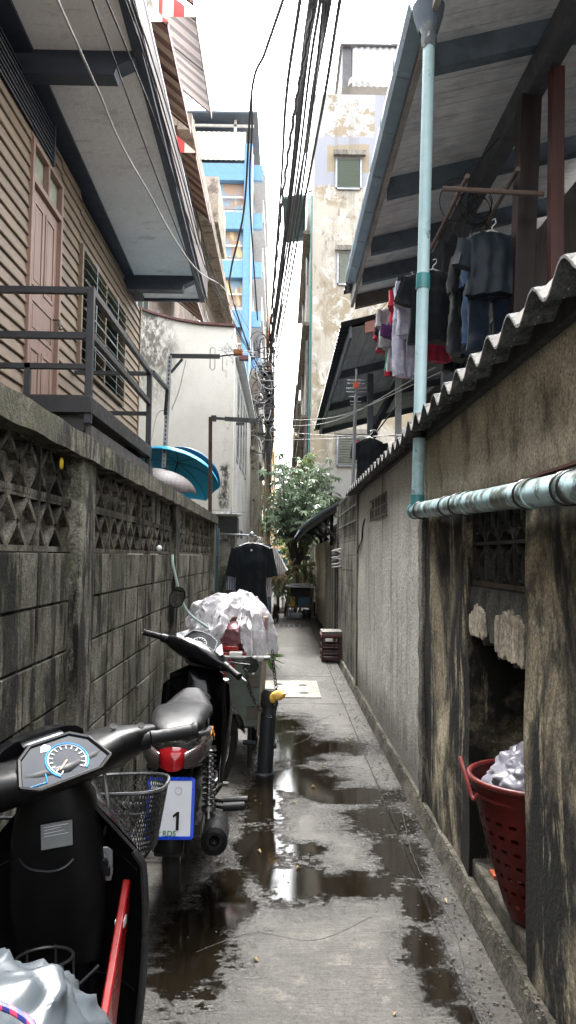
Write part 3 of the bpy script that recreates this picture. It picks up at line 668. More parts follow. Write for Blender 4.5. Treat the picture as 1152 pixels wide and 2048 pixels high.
# ============================================================ SECOND RIGHT HOUSE ROOF
r2 = thing('shed_house', 'farther low house with dark plank eave and serrated corrugated roof edge', 'house', (2.4, 15, 0))
def S2(x): return 4.80 + .26 * (x - .95)
M_DPL = wood('dark soffit', (.40, .42, .43), (.26, .28, .29), .7, 1, 1.5, .4, (.04, .04, .04))
m = MB(); x = .98
while x < 4.6:
    m.add([(xx, y, S2(xx) + z) for y in (10.95, 19.8) for z in (0, .02) for xx in (x, x + .29)], [(0, 1, 3, 2), (4, 6, 7, 5), (0, 4, 5, 1), (2, 3, 7, 6), (0, 2, 6, 4), (1, 5, 7, 3)]); x += .30
m.build('soffit_plank', M_DPL, r2, smooth=0)
cs = MB(); cs.grid(lambda u, v: (.80 + 3.9 * v, 10.8 + 9.2 * u, S2(.80 + 3.9 * v) + .07 + .028 * math.cos(u * 9.2 * 2 * PI / .19)), 480, 2, (0, 0, -.008)); cs.build('roof_sheet', M_DKST, r2)
MB().box(.93, .97, 10.9, 19.9, 4.66, 4.84).build('fascia', M_BLUD, r2)
MB().prism([(1.15, S2(1.15) - .13), (4.6, S2(4.6) - .13), (4.6, S2(4.6) + .03), (1.15, S2(1.15) + .03)], (0, 10.86, 0), (1, 0, 0), (0, 0, 1), (0, .05, 0)).build('end_board', wood('red board', (.25, .10, .075), (.17, .075, .06), .6, 0, 3), r2)
for y in (13.5, 16.5, 19.7): MB().prism([(.98, S2(.98) - .14), (4.6, S2(4.6) - .14), (4.6, S2(4.6) - .002), (.98, S2(.98) - .002)], (0, y, 0), (1, 0, 0), (0, 0, 1), (0, .08, 0)).build('rafter', M_BLUD, r2)
MB().box(1.90, 2.0, 12.9, 13.0, 0, 5.0).build('post', flat('grey post', (.3, .31, .31), .7), r2); MB().box(1.5, 1.6, 13.6, 13.7, 0, 4.8).build('post', M_BLUD, r2)
MB().beam((1.55, 13.6, 3.7), (2.2, 14.6, 4.9), .09, .12).build('brace', M_BLUD, r2)
MB().box(3.4, 3.5, 10.9, 20, 0, 5.4).build('wall', M_SHADE, r2)

# ============================================================ RIGHT LOW WALLS BEYOND
M_W3 = plaster('dark block', (.22, .21, .17), (.08, .075, .06), dirt=(.006, .006, .005), amt=.95, st=(5, 5, 2), seed=15)
M_W4 = plaster('grey block', (.48, .46, .39), (.30, .29, .24), dirt=(.02, .02, .016), amt=.75, st=(7, 7, 1), seed=16)
M_W5 = plaster('cream wall', (.78, .70, .52), (.66, .60, .46), dirt=(.03, .03, .022), amt=.6, st=(6, 6, 1), seed=17, zgrad=[(.45, .75, 1)])
def blockwall(x0, y0, y1, z1, mat, name, label, holes=0, cat='wall'):
    o = thing(name, label, cat, (x0 + .1, (y0 + y1) / 2, 0)); m = MB(); y = y0
    ztop = z1 - .2 * holes
    while y < y1 - .05:
        ye = min(y + .39, y1); z = 0
        while z < ztop - .02: m.box(x0, x0 + .09, y, ye - .006, z, min(z + .184, ztop)); z += .19
        y += .4
    m.box(x0 + .012, x0 + .08, y0, y1, -.05, ztop); m.build('block_panel', mat, o, bevel=.003)
    if holes:
        b = MB(); y = y0
        for k in range(holes + 1): b.box(x0, x0 + .09, y0, y1, ztop + k * .19 - .012, ztop + k * .19 + .012)
        while y < y1: b.box(x0 + .002, x0 + .088, y, y + .03, ztop + .012, ztop + holes * .19 - .012); y += .13
        b.build('breeze_block_panel', mat, o, smooth=0)
    return o
w3 = blockwall(.88, 8.95, 12.0, 2.36, M_W3, 'block_wall', 'dark high block wall with open breeze rows just past the pale grey building', 3)
MB().box(.855, .99, 8.80, 8.94, 0, 2.3).build('pilaster', plaster('tan pillar', (.26, .23, .17), (.18, .16, .12), amt=.7, seed=18), w3)
MB().box(.86, 1.0, 11.98, 12.12, 0, 2.3).build('pilaster', M_W3, w3)
w4 = blockwall(.90, 12.15, 15.6, 1.72, M_W4, 'block_wall', 'grey lower block wall with slotted top rows behind the crates', 2)
w5 = tag(wallgrid(.90, 16.0, 21.5, 0, 1.82, MB(), .01).build('painted_wall', M_W5, smooth=60), 'cream painted low wall with black damp foot beyond the grey block wall', 'wall')
tag(MB().tube([(.86, 12.1, .3), (.86, 12.1, 1.62)], .03, 8).box(.83, .93, 12.13, 12.17, 0, .35).build('rusty_post', M_DKST), 'slim black steel post against the slotted block wall', 'post')
cc = MB(); rr = random.Random(8)
for k in range(6):
    z = 1.62 - k * .05; cc.tube(spline([(.86, 11.2, z), (.80, 11.5, z + rr.uniform(-.03, .03)), (.78, 11.9, z - .03), (.86, 12.1, z - .02)]), .012, 6)
tag(cc.build('cable_coil', M_WIREW), 'loops of white cable tied to the top of the dark block wall', 'cable')
# pent roof over the low walls
pr = thing('pent_roof', 'low corrugated pent roof on black timber frame over the cream wall', 'roof', (.8, 15, 0))
def pf(u, v):
    x = .28 + .80 * v; return (x, 12.6 + 6.5 * u, 1.93 + .55 * v ** .8 + .02 * math.cos(u * 6.5 * 2 * PI / .2))
MB().grid(pf, 260, 8, (0, 0, -.008)).build('roof_sheet', flat('pale blue sheet', (.22, .27, .33), .5, .2, var=.4), pr)
f = MB()
for y in (12.8, 14.8, 16.8, 18.9): f.beam((.32, y, 1.90), (1.05, y, 2.42), .05, .08).beam((.95, y, 1.7), (.95, y, 2.36), .06, .06).beam((.65, y, 2.08), (.9, y, 1.82), .04, .04)
f.beam((.36, 12.7, 1.89), (.36, 19, 1.89), .05, .06).beam((.95, 12.7, 1.98), (.95, 19, 1.98), .05, .06)
f.build('roof_frame', flat('black timber frame', (.018, .016, .015), .7), pr)
MB().box(1.3, 1.35, 12.2, 20, 0, 2.3).build('back_wall', M_W3, pr)
fl = MB(); rr = random.Random(2)
for i in range(14): fl.ell((1.1 + rr.uniform(-.06, .06), 14.0 + rr.uniform(-.35, .35), 1.98 + rr.uniform(-.06, .07)), .03, .03, .03, 6, 4)
tag(fl.build('orange_flowers', flat('orange petals', (.75, .12, .03), .6)), 'small bunch of orange flowers under the pent roof', 'flowers')

# ============================================================ PEELING TALL BUILDING (RIGHT)
t = NT('peeling paint'); P = t.geo
base = t.mix(t.ramp(t.noise(.7, 10, .70, .8, P, (1, 1, .8)), .44, .54), (.56, .47, .33), (.80, .74, .63))
base = t.mix(t.ramp(t.noise(1.5, 10, .75, 1.2, P), .53, .56), base, (1.0, .95, .88))
base = t.mix(t.math('MULTIPLY', t.ramp(t.noise(1.3, 10, .8, .5, P, (2, 2, .9)), .54, .64), .75), base, (.26, .21, .15))
x, z = t.xyz(0), t.xyz(2)
up_m = t.ramp(t.math('ADD', z, t.math('MULTIPLY', t.noise(1.2, 6), .9)), 13.9, 14.3); base = t.mix(up_m, base, t.mix(t.ramp(t.noise(1.8, 8, .7), .55, .6), (.86, .86, .84), (.55, .45, .32)))
gz = t.math('MULTIPLY', t.ramp(t.math('ADD', z, t.math('MULTIPLY', t.noise(.9, 3), .5)), 12.6, 12.75), t.ramp(t.math('ADD', z, t.math('MULTIPLY', t.noise(1, 3), .4)), 14.15, 14.05)); base = t.mix(gz, base, (.56, .58, .66))
gx = t.math('MULTIPLY', t.ramp(x, 2.55, 2.6), t.ramp(z, 12.7, 12.8)); base = t.mix(gx, base, (.58, .59, .67))
tx = t.math('MULTIPLY', t.math('MULTIPLY', t.ramp(x, 1.16, 1.2), t.ramp(x, 2.44, 2.4)), t.math('MULTIPLY', t.ramp(t.math('ADD', z, t.math('MULTIPLY', t.noise(2, 5), .3)), 12.95, 13.0), t.ramp(t.math('ADD', z, t.math('MULTIPLY', t.noise(2, 5), .3)), 13.85, 13.8)))
base = t.mix(tx, base, (.56, .47, .33)); base = t.mix(t.math('MULTIPLY', t.ramp(t.noise(1, 7, .7, .2, P, (3, 1, .18)), .50, .66), .45), base, (.30, .27, .22))
base = t.mix(t.ramp(t.math('ADD', z, t.math('MULTIPLY', t.noise(.7, 5), 2)), 4.6, 5.4, .85, 0), base, (.62, .62, .60))
base = t.mix(1.0, base, (.54, .54, .54), 'MULTIPLY'); t.set(Base_Color=base, Roughness=.85); t.bump(t.noise(30, 5), .4, .02); M_PEEL = t.m
pb = thing('peeling_building', 'tall narrow building with peeling cream and tan paint and louvred windows', 'building', (3.5, 24, 0))
MB().box(.80, 6.5, 22, 22.3, 0, 15.2).build('wall', M_PEEL, pb)
sw = plaster('side wall cream', (.62, .58, .48), (.5, .46, .38), amt=.5, seed=20)
MB().box(.80, 6.4, 22.301, 34, 0, 15.15).build('side_wall', sw, pb)
M_CONC = plaster('plain concrete', (.34, .32, .28), (.24, .22, .19), amt=.5, seed=21)
def louvre(cx, z0, z1, wd_, y=22.0, par=None, glass=False):
    f = MB().box(cx - wd_ / 2 - .05, cx - wd_ / 2, y - .07, y, z0, z1).box(cx + wd_ / 2, cx + wd_ / 2 + .05, y - .07, y, z0, z1).box(cx - wd_ / 2, cx + wd_ / 2, y - .069, y, z0 - .05, z0).box(cx - wd_ / 2, cx + wd_ / 2, y - .069, y, z1 - .03, z1)
    o = f.build('window', M_GALV, par); s = MB(); z = z0 + .03
    while z < z1 - .04: s.beam((cx - wd_ / 2 + .01, y - .04, z), (cx + wd_ / 2 - .01, y - .04, z), .07, .006, (0, 1, .9)); z += .075
    s.build('louvre_slat', M_LV if not glass else M_SLAT, o)
    MB().box(cx - wd_ / 2, cx + wd_ / 2, y - .008, y - .004, z0, z1 - .03).build('dark_room', M_DARK, o)
    MB().box(cx - wd_ / 2 - .12, cx + wd_ / 2 + .15, y - .22, y - .072, z1 + .02, z1 + .16).build('sun_shade', M_CONC, o)
M_LV = flat('pale louvre', (.42, .45, .40), .35)
for (pxa, pxb, pya, pyb, g_) in ((674, 720, 318, 377, True), (677, 722, 507, 568, False), (676, 730, 872, 930, False)):
    a = at(pxa, pyb, Y=22); b = at(pxb, pya, Y=22); louvre((a.x + b.x) / 2, a.z, b.z, b.x - a.x, 22.0, pb, g_)
# rooftop sheds
a = at(692, 172, Y=22.6); b = at(820, 100, Y=22.6)
sh = MB(); sh.grid(lambda u, v: (a.x + .2 + 4.2 * u, 22.6 + .02 * math.cos(u * 140), a.z + (1.20 + .28 * u * 2.2) * v), 300, 1, (0, .008, 0))
sh.build('roof_shed_wall', flat('white ribbed sheet', (.62, .64, .66), .5, var=.15), pb)
MB().add([(a.x - .05, 22.0, a.z - .1), (a.x + 4.2, 22.0, a.z + .7), (a.x + .15, 24.5, a.z + 1.3), (a.x + 4.4, 24.5, a.z + 2.0)], [(0, 1, 3, 2)]) 
MB().box(a.x - .12, a.x + .15, 22.62, 25, a.z, a.z + 1.25).box(a.x - .2, a.x + 4.4, 22.5, 25.2, a.z + 1.24, a.z + 1.29).build('roof_shed', flat('dark shed', (.10, .10, .11), .6), pb)
MB().grid(lambda u, v: (a.x + .5 + .45 * math.cos(PI * u), 22.25 + .3 * v, a.z - .1 + .28 * math.sin(PI * u)), 20, 1, (0, .02, 0)).build('water_tank', M_LIGHT, pb)
# alley side fittings
pd = MB(); 
for k, (y, z0, z1) in enumerate(((24.5, 0, 8.5), (26, 2, 13), (31, 0, 14))): pd.tube([(.74, y, z0), (.74, y, z1)], .05, 8)
pd.build('drain_pipe', M_GALV, pb)
for z in (3.2, 6.2, 9.2, 12.2):
    for y in (25, 29): MB().box(.70, .80, y, y + 1.6, z, z + 1.3).build('window', M_LV, pb)
for z in (3, 6, 9, 12): MB().box(.55, .80, 24.2, 33.8, z - .1, z + .02).build('ledge', M_CONC, pb)
MB().tube([(.76, 22.6, 12.4), (.76, 22.6, 3.0)], .03, 6).build('blue_pipe', flat('teal pipe', (.10, .35, .38), .4), pb)
aw = MB(); a_ = at(566, 396, Z=12.6); b_ = at(613, 392, Z=12.85); c_ = at(570, 485, Z=12.6); d_ = at(610, 482, Z=12.85)
aw.add([q + V((0, 0, dy)) for dy in (0, .05) for q in (a_, b_, d_, c_)], [(3, 2, 1, 0), (4, 5, 6, 7), (0, 1, 5, 4), (1, 2, 6, 5), (2, 3, 7, 6), (3, 0, 4, 7)])
for k in range(9): q0, q1 = a_.lerp(b_, (k + .5) / 9), c_.lerp(d_, (k + .5) / 9); aw.beam(q0 - V((0, 0, .02)), q1 - V((0, 0, .02)), .03, .03)
M_AWT = flat('teal awning sheet', (.17, .28, .32), .7, var=.3, spec=.15)
awn = thing('sheet_awning', 'dark teal sheet awning jutting from the side of the peeling building', 'awning', (.4, 28.5, 9)); aw.build('sheet', M_AWT, awn)
MB().beam((.80, a_.y + .1, a_.z + .3), a_ + V((0, .1, -.03)), .03, .03).beam((.80, c_.y - .1, c_.z + .3), c_ + V((0, -.1, -.03)), .03, .03).beam(a_ - V((0, 0, .04)), c_ - V((0, 0, .04)), .03, .03).build('frame', M_DKST, awn)
# further right blocks along the alley
for (y0, y1, zt, x0, mt, lab) in ((34.2, 44, 12.2, .86, sw, 'cream block behind the peeling building with pipes on its side'), (44.2, 60, 13.5, .92, M_CONC, 'farther grey block on the right side of the alley'), (60.5, 80, 12.0, .8, plaster('ochre block', (.60, .48, .30), (.5, .4, .26), amt=.4, seed=22), 'ochre far block on the right side of the alley')):
    o = thing('apartment_block', lab, 'building', (x0 + 3, (y0 + y1) / 2, 0)); MB().box(x0, x0 + 6, y0, y1, 0, zt).build('wall', mt, o)
    z = 2.5
    while z < zt - 1:
        MB().box(x0 - .25, x0, y0 + .5, y1 - .5, z, z + .12).build('ledge', M_CONC, o)
        for q in range(3): MB().box(x0 - .04, x0, y0 + 1 + q * (y1 - y0) / 3.2, y0 + 2.6 + q * (y1 - y0) / 3.2, z + .8, z + 2.1).build('window', M_GLASS, o)
        z += 3
# closing the alley far away
o = thing('apartment_block', 'pale yellow far block closing the view at the end of the alley', 'building', (-2, 96, 0))
MB().box(-6, -.95, 95, 105, 0, 14.5).box(-.949, 12, 98, 105, 0, 4.0).build('wall', plaster('far yellow', (.62, .50, .28), (.55, .46, .3), amt=.3, seed=23), o)
for z in (3, 6, 9, 12): MB().box(-2.6, -1.2, 94.9, 95, z, z + 1.4).build('window', M_GLASS, o)

# ============================================================ LEFT FAR: WHITE STAINED BUILDING
t = NT('white stained'); P = t.geo; x, z = t.xyz(0), t.xyz(2)
col = t.mix(t.ramp(t.noise(.9, 6, .6), .35, .65), (.60, .58, .52), (.50, .48, .42))
col = t.mix(t.math('MULTIPLY', t.ramp(t.noise(14, 6, .7), .5, .75), .15), col, (.3, .28, .24))
ns = t.noise(2.2, 8, .72, .3, P, (1.6, 1, .8)); fine = t.noise(9, 7, .75, 0, P, (1.5, 1, .7))
m1 = t.math('MULTIPLY', t.ramp(t.math('ADD', x, t.math('MULTIPLY', ns, 1.0)), -1.15, -1.6), t.ramp(t.math('ADD', z, t.math('MULTIPLY', ns, 1.4)), 4.2, 5.6))
edge = t.ramp(t.math('ADD', x, t.math('MULTIPLY', t.math('SUBTRACT', fine, .5), .35)), -1.04, -.95)
m2 = t.math('MULTIPLY', edge, t.ramp(ns, .50, .62))
sp = t.math('MULTIPLY', t.math('MULTIPLY', t.ramp(t.math('ADD', x, t.math('MULTIPLY', t.math('SUBTRACT', fine, .5), .3)), -1.07, -1.0), t.ramp(t.math('ADD', x, t.math('MULTIPLY', t.math('SUBTRACT', fine, .5), .3)), -.86, -.92)), t.math('MULTIPLY', t.ramp(z, 2.2, 2.35), t.ramp(z, 3.1, 2.95)))
allm = t.math('MAXIMUM', t.math('MAXIMUM', m1, m2), t.math('MULTIPLY', sp, 1.2))
col = t.mix(t.math('MULTIPLY', t.math('MULTIPLY', allm, t.ramp(fine, .36, .56)), .85, clamp=True), col, (.045, .042, .036))
t.set(Base_Color=col, Roughness=.85); t.bump(t.noise(20, 6), .3, .01); M_WST = t.m
wb = thing('white_building', 'off white two storey building with black damp stains behind the umbrellas', 'building', (-2.5, 16, 0))
n = 24; tl = [(-3.6, 5.75), (-3.0, 5.74), (-2.6, 5.66), (-2.2, 5.52), (-1.8, 5.42), (-1.4, 5.36), (-.84, 5.33)]
MB().prism([(-3.6, 0)] + tl + [(-.84, 0)], (0, 12.7, 0), (1, 0, 0), (0, 0, 1), (0, .25, 0)).build('wall', M_WST, wb, smooth=0)
MB().prism([(12.951, 0), (12.951, 5.30), (19.6, 4.9), (19.6, 0)], (-.84, 0, 0), (0, 1, 0), (0, 0, 1), (-.25, 0, 0)).build('side_wall', plaster('side white', (.60, .58, .53), (.52, .5, .46), amt=.4, seed=24), wb, smooth=0)
cpg = MB()
for (ax_, az), (bx, bz_) in zip(tl, tl[1:]): cpg.beam((ax_, 12.80, az + .02), (bx, 12.80, bz_ + .02), .34, .035)
cpg.build('coping', flat('dark red edge', (.10, .04, .035), .7), wb)
for y in (13.6, 14.6, 15.6, 16.6): 
    wn = MB().box(-.842, -.825, y, y + .55, 3.2, 4.7).build('window', M_GALV, wb); MB().box(-.8245, -.822, y + .06, y + .49, 3.3, 4.62).build('pane', M_GLASS, wn)
for y in (13.0, 14.2, 15.4):
    for z in (1.55, 1.85):
        MB().box(-.842, -.83, y, y + .7, z, z + .16).build('vent', M_DARK, wb)
MB().box(-.90, -.70, 12.9, 19.6, 4.88, 4.93).build('eave', flat('white eave', (.6, .6, .6), .5), wb)
tag(MB().box(-.83, -.70, 19.0, 19.7, 4.15, 4.24).build('wall_bracket', M_CONC), 'small grey concrete bracket on the far corner of the white building', 'bracket')

# ============================================================ LEFT FAR: PINK BUILDING WITH AWNINGS
M_PNK = plaster('pinkish render', (.46, .38, .33), (.38, .31, .27), dirt=(.12, .10, .09), amt=.5, st=(3, 3, 1), seed=25)
pk_ = thing('awning_building', 'pinkish grey building with striped corrugated awnings over its windows', 'building', (-6, 24, 0))
MB().box(-9, -3.0, 12.96, 36, 0, 13.4).build('wall', M_PNK, pk_)
st = plaster('mottled slab', (.44, .38, .31), (.34, .29, .24), dirt=(.13, .11, .10), amt=.8, st=(2.5, 2.5, 2.5), thr=.54, wid=.04, seed=26)
MB().box(-2.62, -2.28, 17.7, 34, 11.6, 12.0).box(-3.0, -2.63, 17.7, 34, 11.7, 11.95).build('roof_slab', st, pk_)
MB().box(-3.0, -2.2, 24.1, 27.2, 12.2, 13.7).build('roof_block', st, pk_)
ta = NT('striped awning'); s_ = ta.math('FRACT', ta.math('MULTIPLY', ta.math('ADD', ta.xyz(0), ta.xyz(1)), 2.0)); c_ = ta.mix(ta.ramp(s_, .48, .52), (.62, .60, .50), (.60, .05, .05)); ta.set(Base_Color=c_, Roughness=.5); M_STR = ta.m
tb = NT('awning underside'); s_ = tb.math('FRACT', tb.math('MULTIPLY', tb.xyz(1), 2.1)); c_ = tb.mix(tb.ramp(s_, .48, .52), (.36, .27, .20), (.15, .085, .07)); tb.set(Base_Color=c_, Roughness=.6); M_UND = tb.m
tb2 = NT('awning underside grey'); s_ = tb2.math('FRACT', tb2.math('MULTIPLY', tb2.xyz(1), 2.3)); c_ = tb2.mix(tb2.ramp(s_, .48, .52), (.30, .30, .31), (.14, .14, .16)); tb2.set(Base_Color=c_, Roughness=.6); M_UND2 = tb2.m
def awning(y0, y1, zo, label, mat, xo=-2.13, drop=.75):
    o = thing('striped_awning', label, 'awning', (-2.6, (y0 + y1) / 2, zo), 'striped awnings on the pink building')
    MB().grid(lambda u, v: (-3.0 + (xo + 3.0) * v, y0 + (y1 - y0) * u, zo + drop * (1 - v) + .03 * math.cos(u * (y1 - y0) * 2 * PI / .24)), int((y1 - y0) * 30), 3, (0, 0, -.012)).build('awning_sheet', mat, o)
    MB().add([(-3.0, y0, zo), (xo, y0, zo), (xo, y0, zo + .02), (-3.0, y0, zo + drop), (-3.0, y0 + .01, zo), (xo, y0 + .01, zo), (xo, y0 + .01, zo + .02), (-3.0, y0 + .01, zo + drop)], [(0, 1, 2, 3), (7, 6, 5, 4), (0, 4, 5, 1), (1, 5, 6, 2), (2, 6, 7, 3), (3, 7, 4, 0)]).build('side_panel', M_STR, o)
    fr_ = MB().beam((xo - .01, y0, zo - .02), (xo - .01, y1, zo - .02), .04, .04)
    for k in range(3): y = y0 + .1 + (y1 - y0 - .2) * k / 2; fr_.beam((-3.0, y, zo + drop - .08), (xo, y, zo - .04), .025, .025)
    fr_.build('awning_frame', M_MIR if mat is M_UND else M_DKST, o)
    MB().box(xo - .001, xo + .006, y0, y1, zo - .12, zo + .03).build('valance', flat('pink edge', (.50, .38, .36), .6), o)
awning(12.98, 16.4, 10.85, 'striped awning nearest along the third floor above the wooden house roof', M_UND)
awning(17.4, 21.0, 10.87, 'striped awning farther along the third floor next to the mottled slab', M_UND)
awning(16.9, 20.8, 13.80, 'highest striped awning with grey underside against the sky', M_UND2)
awning(12.98, 16.6, 13.80, 'high striped awning whose red and white end shows at the photo top', M_UND)
awning(16.5, 20.4, 7.72, 'lowest striped awning glimpsed between the soffit end and the white wall', M_UND)
def pkwin(y, z, wy=1.3):
    f = MB().box(-3.002, -2.95, y, y + wy, z, z + 1.3).build('window', flat('window grey frame', (.45, .44, .42), .5), pk_); m = MB()
    MB().box(-2.949, -2.945, y + .08, y + wy / 2 - .04, z + .08, z + 1.22).build('pane', M_GLASS, f); MB().box(-2.949, -2.945, y + wy / 2 + .04, y + wy - .08, z + .08, z + 1.22).build('pane', M_GLASS, f)
for y in (13.4, 15.0, 17.6, 19.3, 21.6, 23.4, 25.5, 28): 
    for z in (5.9, 9.3, 12.1): pkwin(y, z)
MB().tube([(-2.7, 23.2, 4), (-2.7, 23.2, 11.6)], .06, 8).build('drain_pipe', flat('cream pipe', (.5, .46, .38), .5), pk_)

# ============================================================ BLUE AND WHITE APARTMENTS
M_BLUE = flat('blue paint', (.11, .26, .44), .45, var=.15)
M_WHT = plaster('white render', (.66, .66, .64), (.6, .6, .58), amt=.25, seed=27)
ab = thing('blue_apartments', 'white apartment tower with bright blue beams and column and roof shed', 'building', (-6, 48, 0))
YB = 44.0
MB().box(-14, -2.45, YB + .35, 56, 0, 24.8).build('wall', M_WHT, ab)
MB().box(-2.50, -2.05, YB - .2, YB + .4, 0, 25.7).build('blue_column', M_BLUE, ab)
rb = MB(); rb.grid(lambda u, v: (-12 + 9.55 * u, YB + .03 * math.cos(u * 9.55 * 2 * PI / .3), 24.801 + 1.7 * v), 320, 1, (0, .02, 0)); rb.build('ribbed_parapet', flat('cream sheet', (.68, .66, .55), .5, var=.15), ab)
MB().box(-14, -1.75, YB - .6, 56, 27.3, 27.42).build('shed_roof', flat('dark blue sheet', (.06, .08, .11), .5), ab)
pp = MB()
for x in (-3.1, -5.6, -8): pp.box(x - .08, x + .08, YB + .1, YB + .3, 26.5, 27.3)
pp.box(-12, -2.0, YB + .1, YB + .25, 26.9, 27.02).build('shed_frame', M_LIGHT, ab)
MB().box(-14, -2.6, 50, 50.2, 25, 27.3).build('shed_back', flat('dim blue', (.10, .13, .17), .6), ab)
tc = NT('stained curtains'); cc_ = tc.mix(tc.ramp(tc.noise(1.4, 3, .5, 0, None, (1, 1, .5)), .45, .55), (.30, .20, .14), (.16, .27, .36)); cc_ = tc.mix(tc.ramp(tc.noise(1.1, 2, .5, 0, None, (2, 1, .6)), .52, .6), cc_, (.55, .42, .22)); tc.set(Base_Color=cc_, Roughness=.5)
kk = 0
for py in (362, 459, 556, 655, 748, 850, 940):
    z = at(440, py, Y=YB).z
    MB().box(-14, -2.5, YB - .15, YB + .34, z, z + 1.0).build('blue_beam', M_BLUE, ab)
    if z > 6:
        MB().box(-14, -2.55, YB + .12, YB + .345, z - 5.0 * .36 - .15, z - 1.85 + .55).build('balcony_rail', M_WHT, ab) if 0 else None
        wn = MB().box(-8, -2.58, YB + .30, YB + .348, z - 1.55, z - .02).build('window', tc.m, ab)
        MB().box(-8, -2.56, YB + .1, YB + .16, z - .95, z - .87).box(-4.4, -4.3, YB + .1, YB + .16, z - 1.5, z).build('window_frame', M_LIGHT, wn)
    # side balconies
    MB().box(-2.04, -1.42, YB - .1, YB + .2, z + .05, z + .95).build('balcony_beam', M_BLUE, ab)
    MB().box(-2.04, -1.30, YB + .2, 55, z + .5, z + .8).build('balcony_slab', flat('pale slab', (.42, .43, .46), .7), ab)
    rl_ = MB(); 
    for q in range(12): rl_.box(-1.40, -1.37, YB + .4 + q * .35, YB + .43 + q * .35, z + .95, z + 1.9)
    rl_.box(-1.41, -1.36, YB + .3, YB + 5, z + 1.9, z + 1.95).build('balcony_railing', M_LIGHT, ab)
MB().box(-2.3, -2.04, YB + 3, YB + 11, 0, 25).build('side_wall', flat('dim grey blue', (.30, .32, .36), .7), ab)
MB().tube([(-2.02, YB - .25, 0), (-2.02, YB - .25, 25)], .06, 8).build('drain_pipe', flat('pale teal pipe', (.4, .55, .6), .5), ab)
for (y0, y1, zt, x1, c, lab) in ((57, 68, 25.4, -1.55, (.56, .47, .30), 'beige block beyond the blue apartments'), (68.5, 84, 23.5, -1.40, (.55, .16, .08), 'orange red clad block far along the left side'), (84.5, 94, 22.0, -1.2, (.60, .36, .10), 'ochre clad block farthest along the left side')):
    o = thing('apartment_block', lab, 'building', ((x1 - 4), (y0 + y1) / 2, 0)); MB().box(x1 - 8, x1, y0, y1, 0, zt).build('wall', flat('clad %.2f' % c[2], c, .6, var=.3, sc=.6), o)
    z = 3
    while z < zt - 2:
        MB().box(x1, x1 + .14, y0, y1, z, z + .7).build('balcony_slab', M_CONC if int(z) % 2 else flat('beige band', (.55, .5, .38), .6), o)
        MB().box(x1, x1 + .02, y0 + 1, y1 - 1, z + 1.0, z + 2.2).build('window', M_GLASS, o); z += 3.1
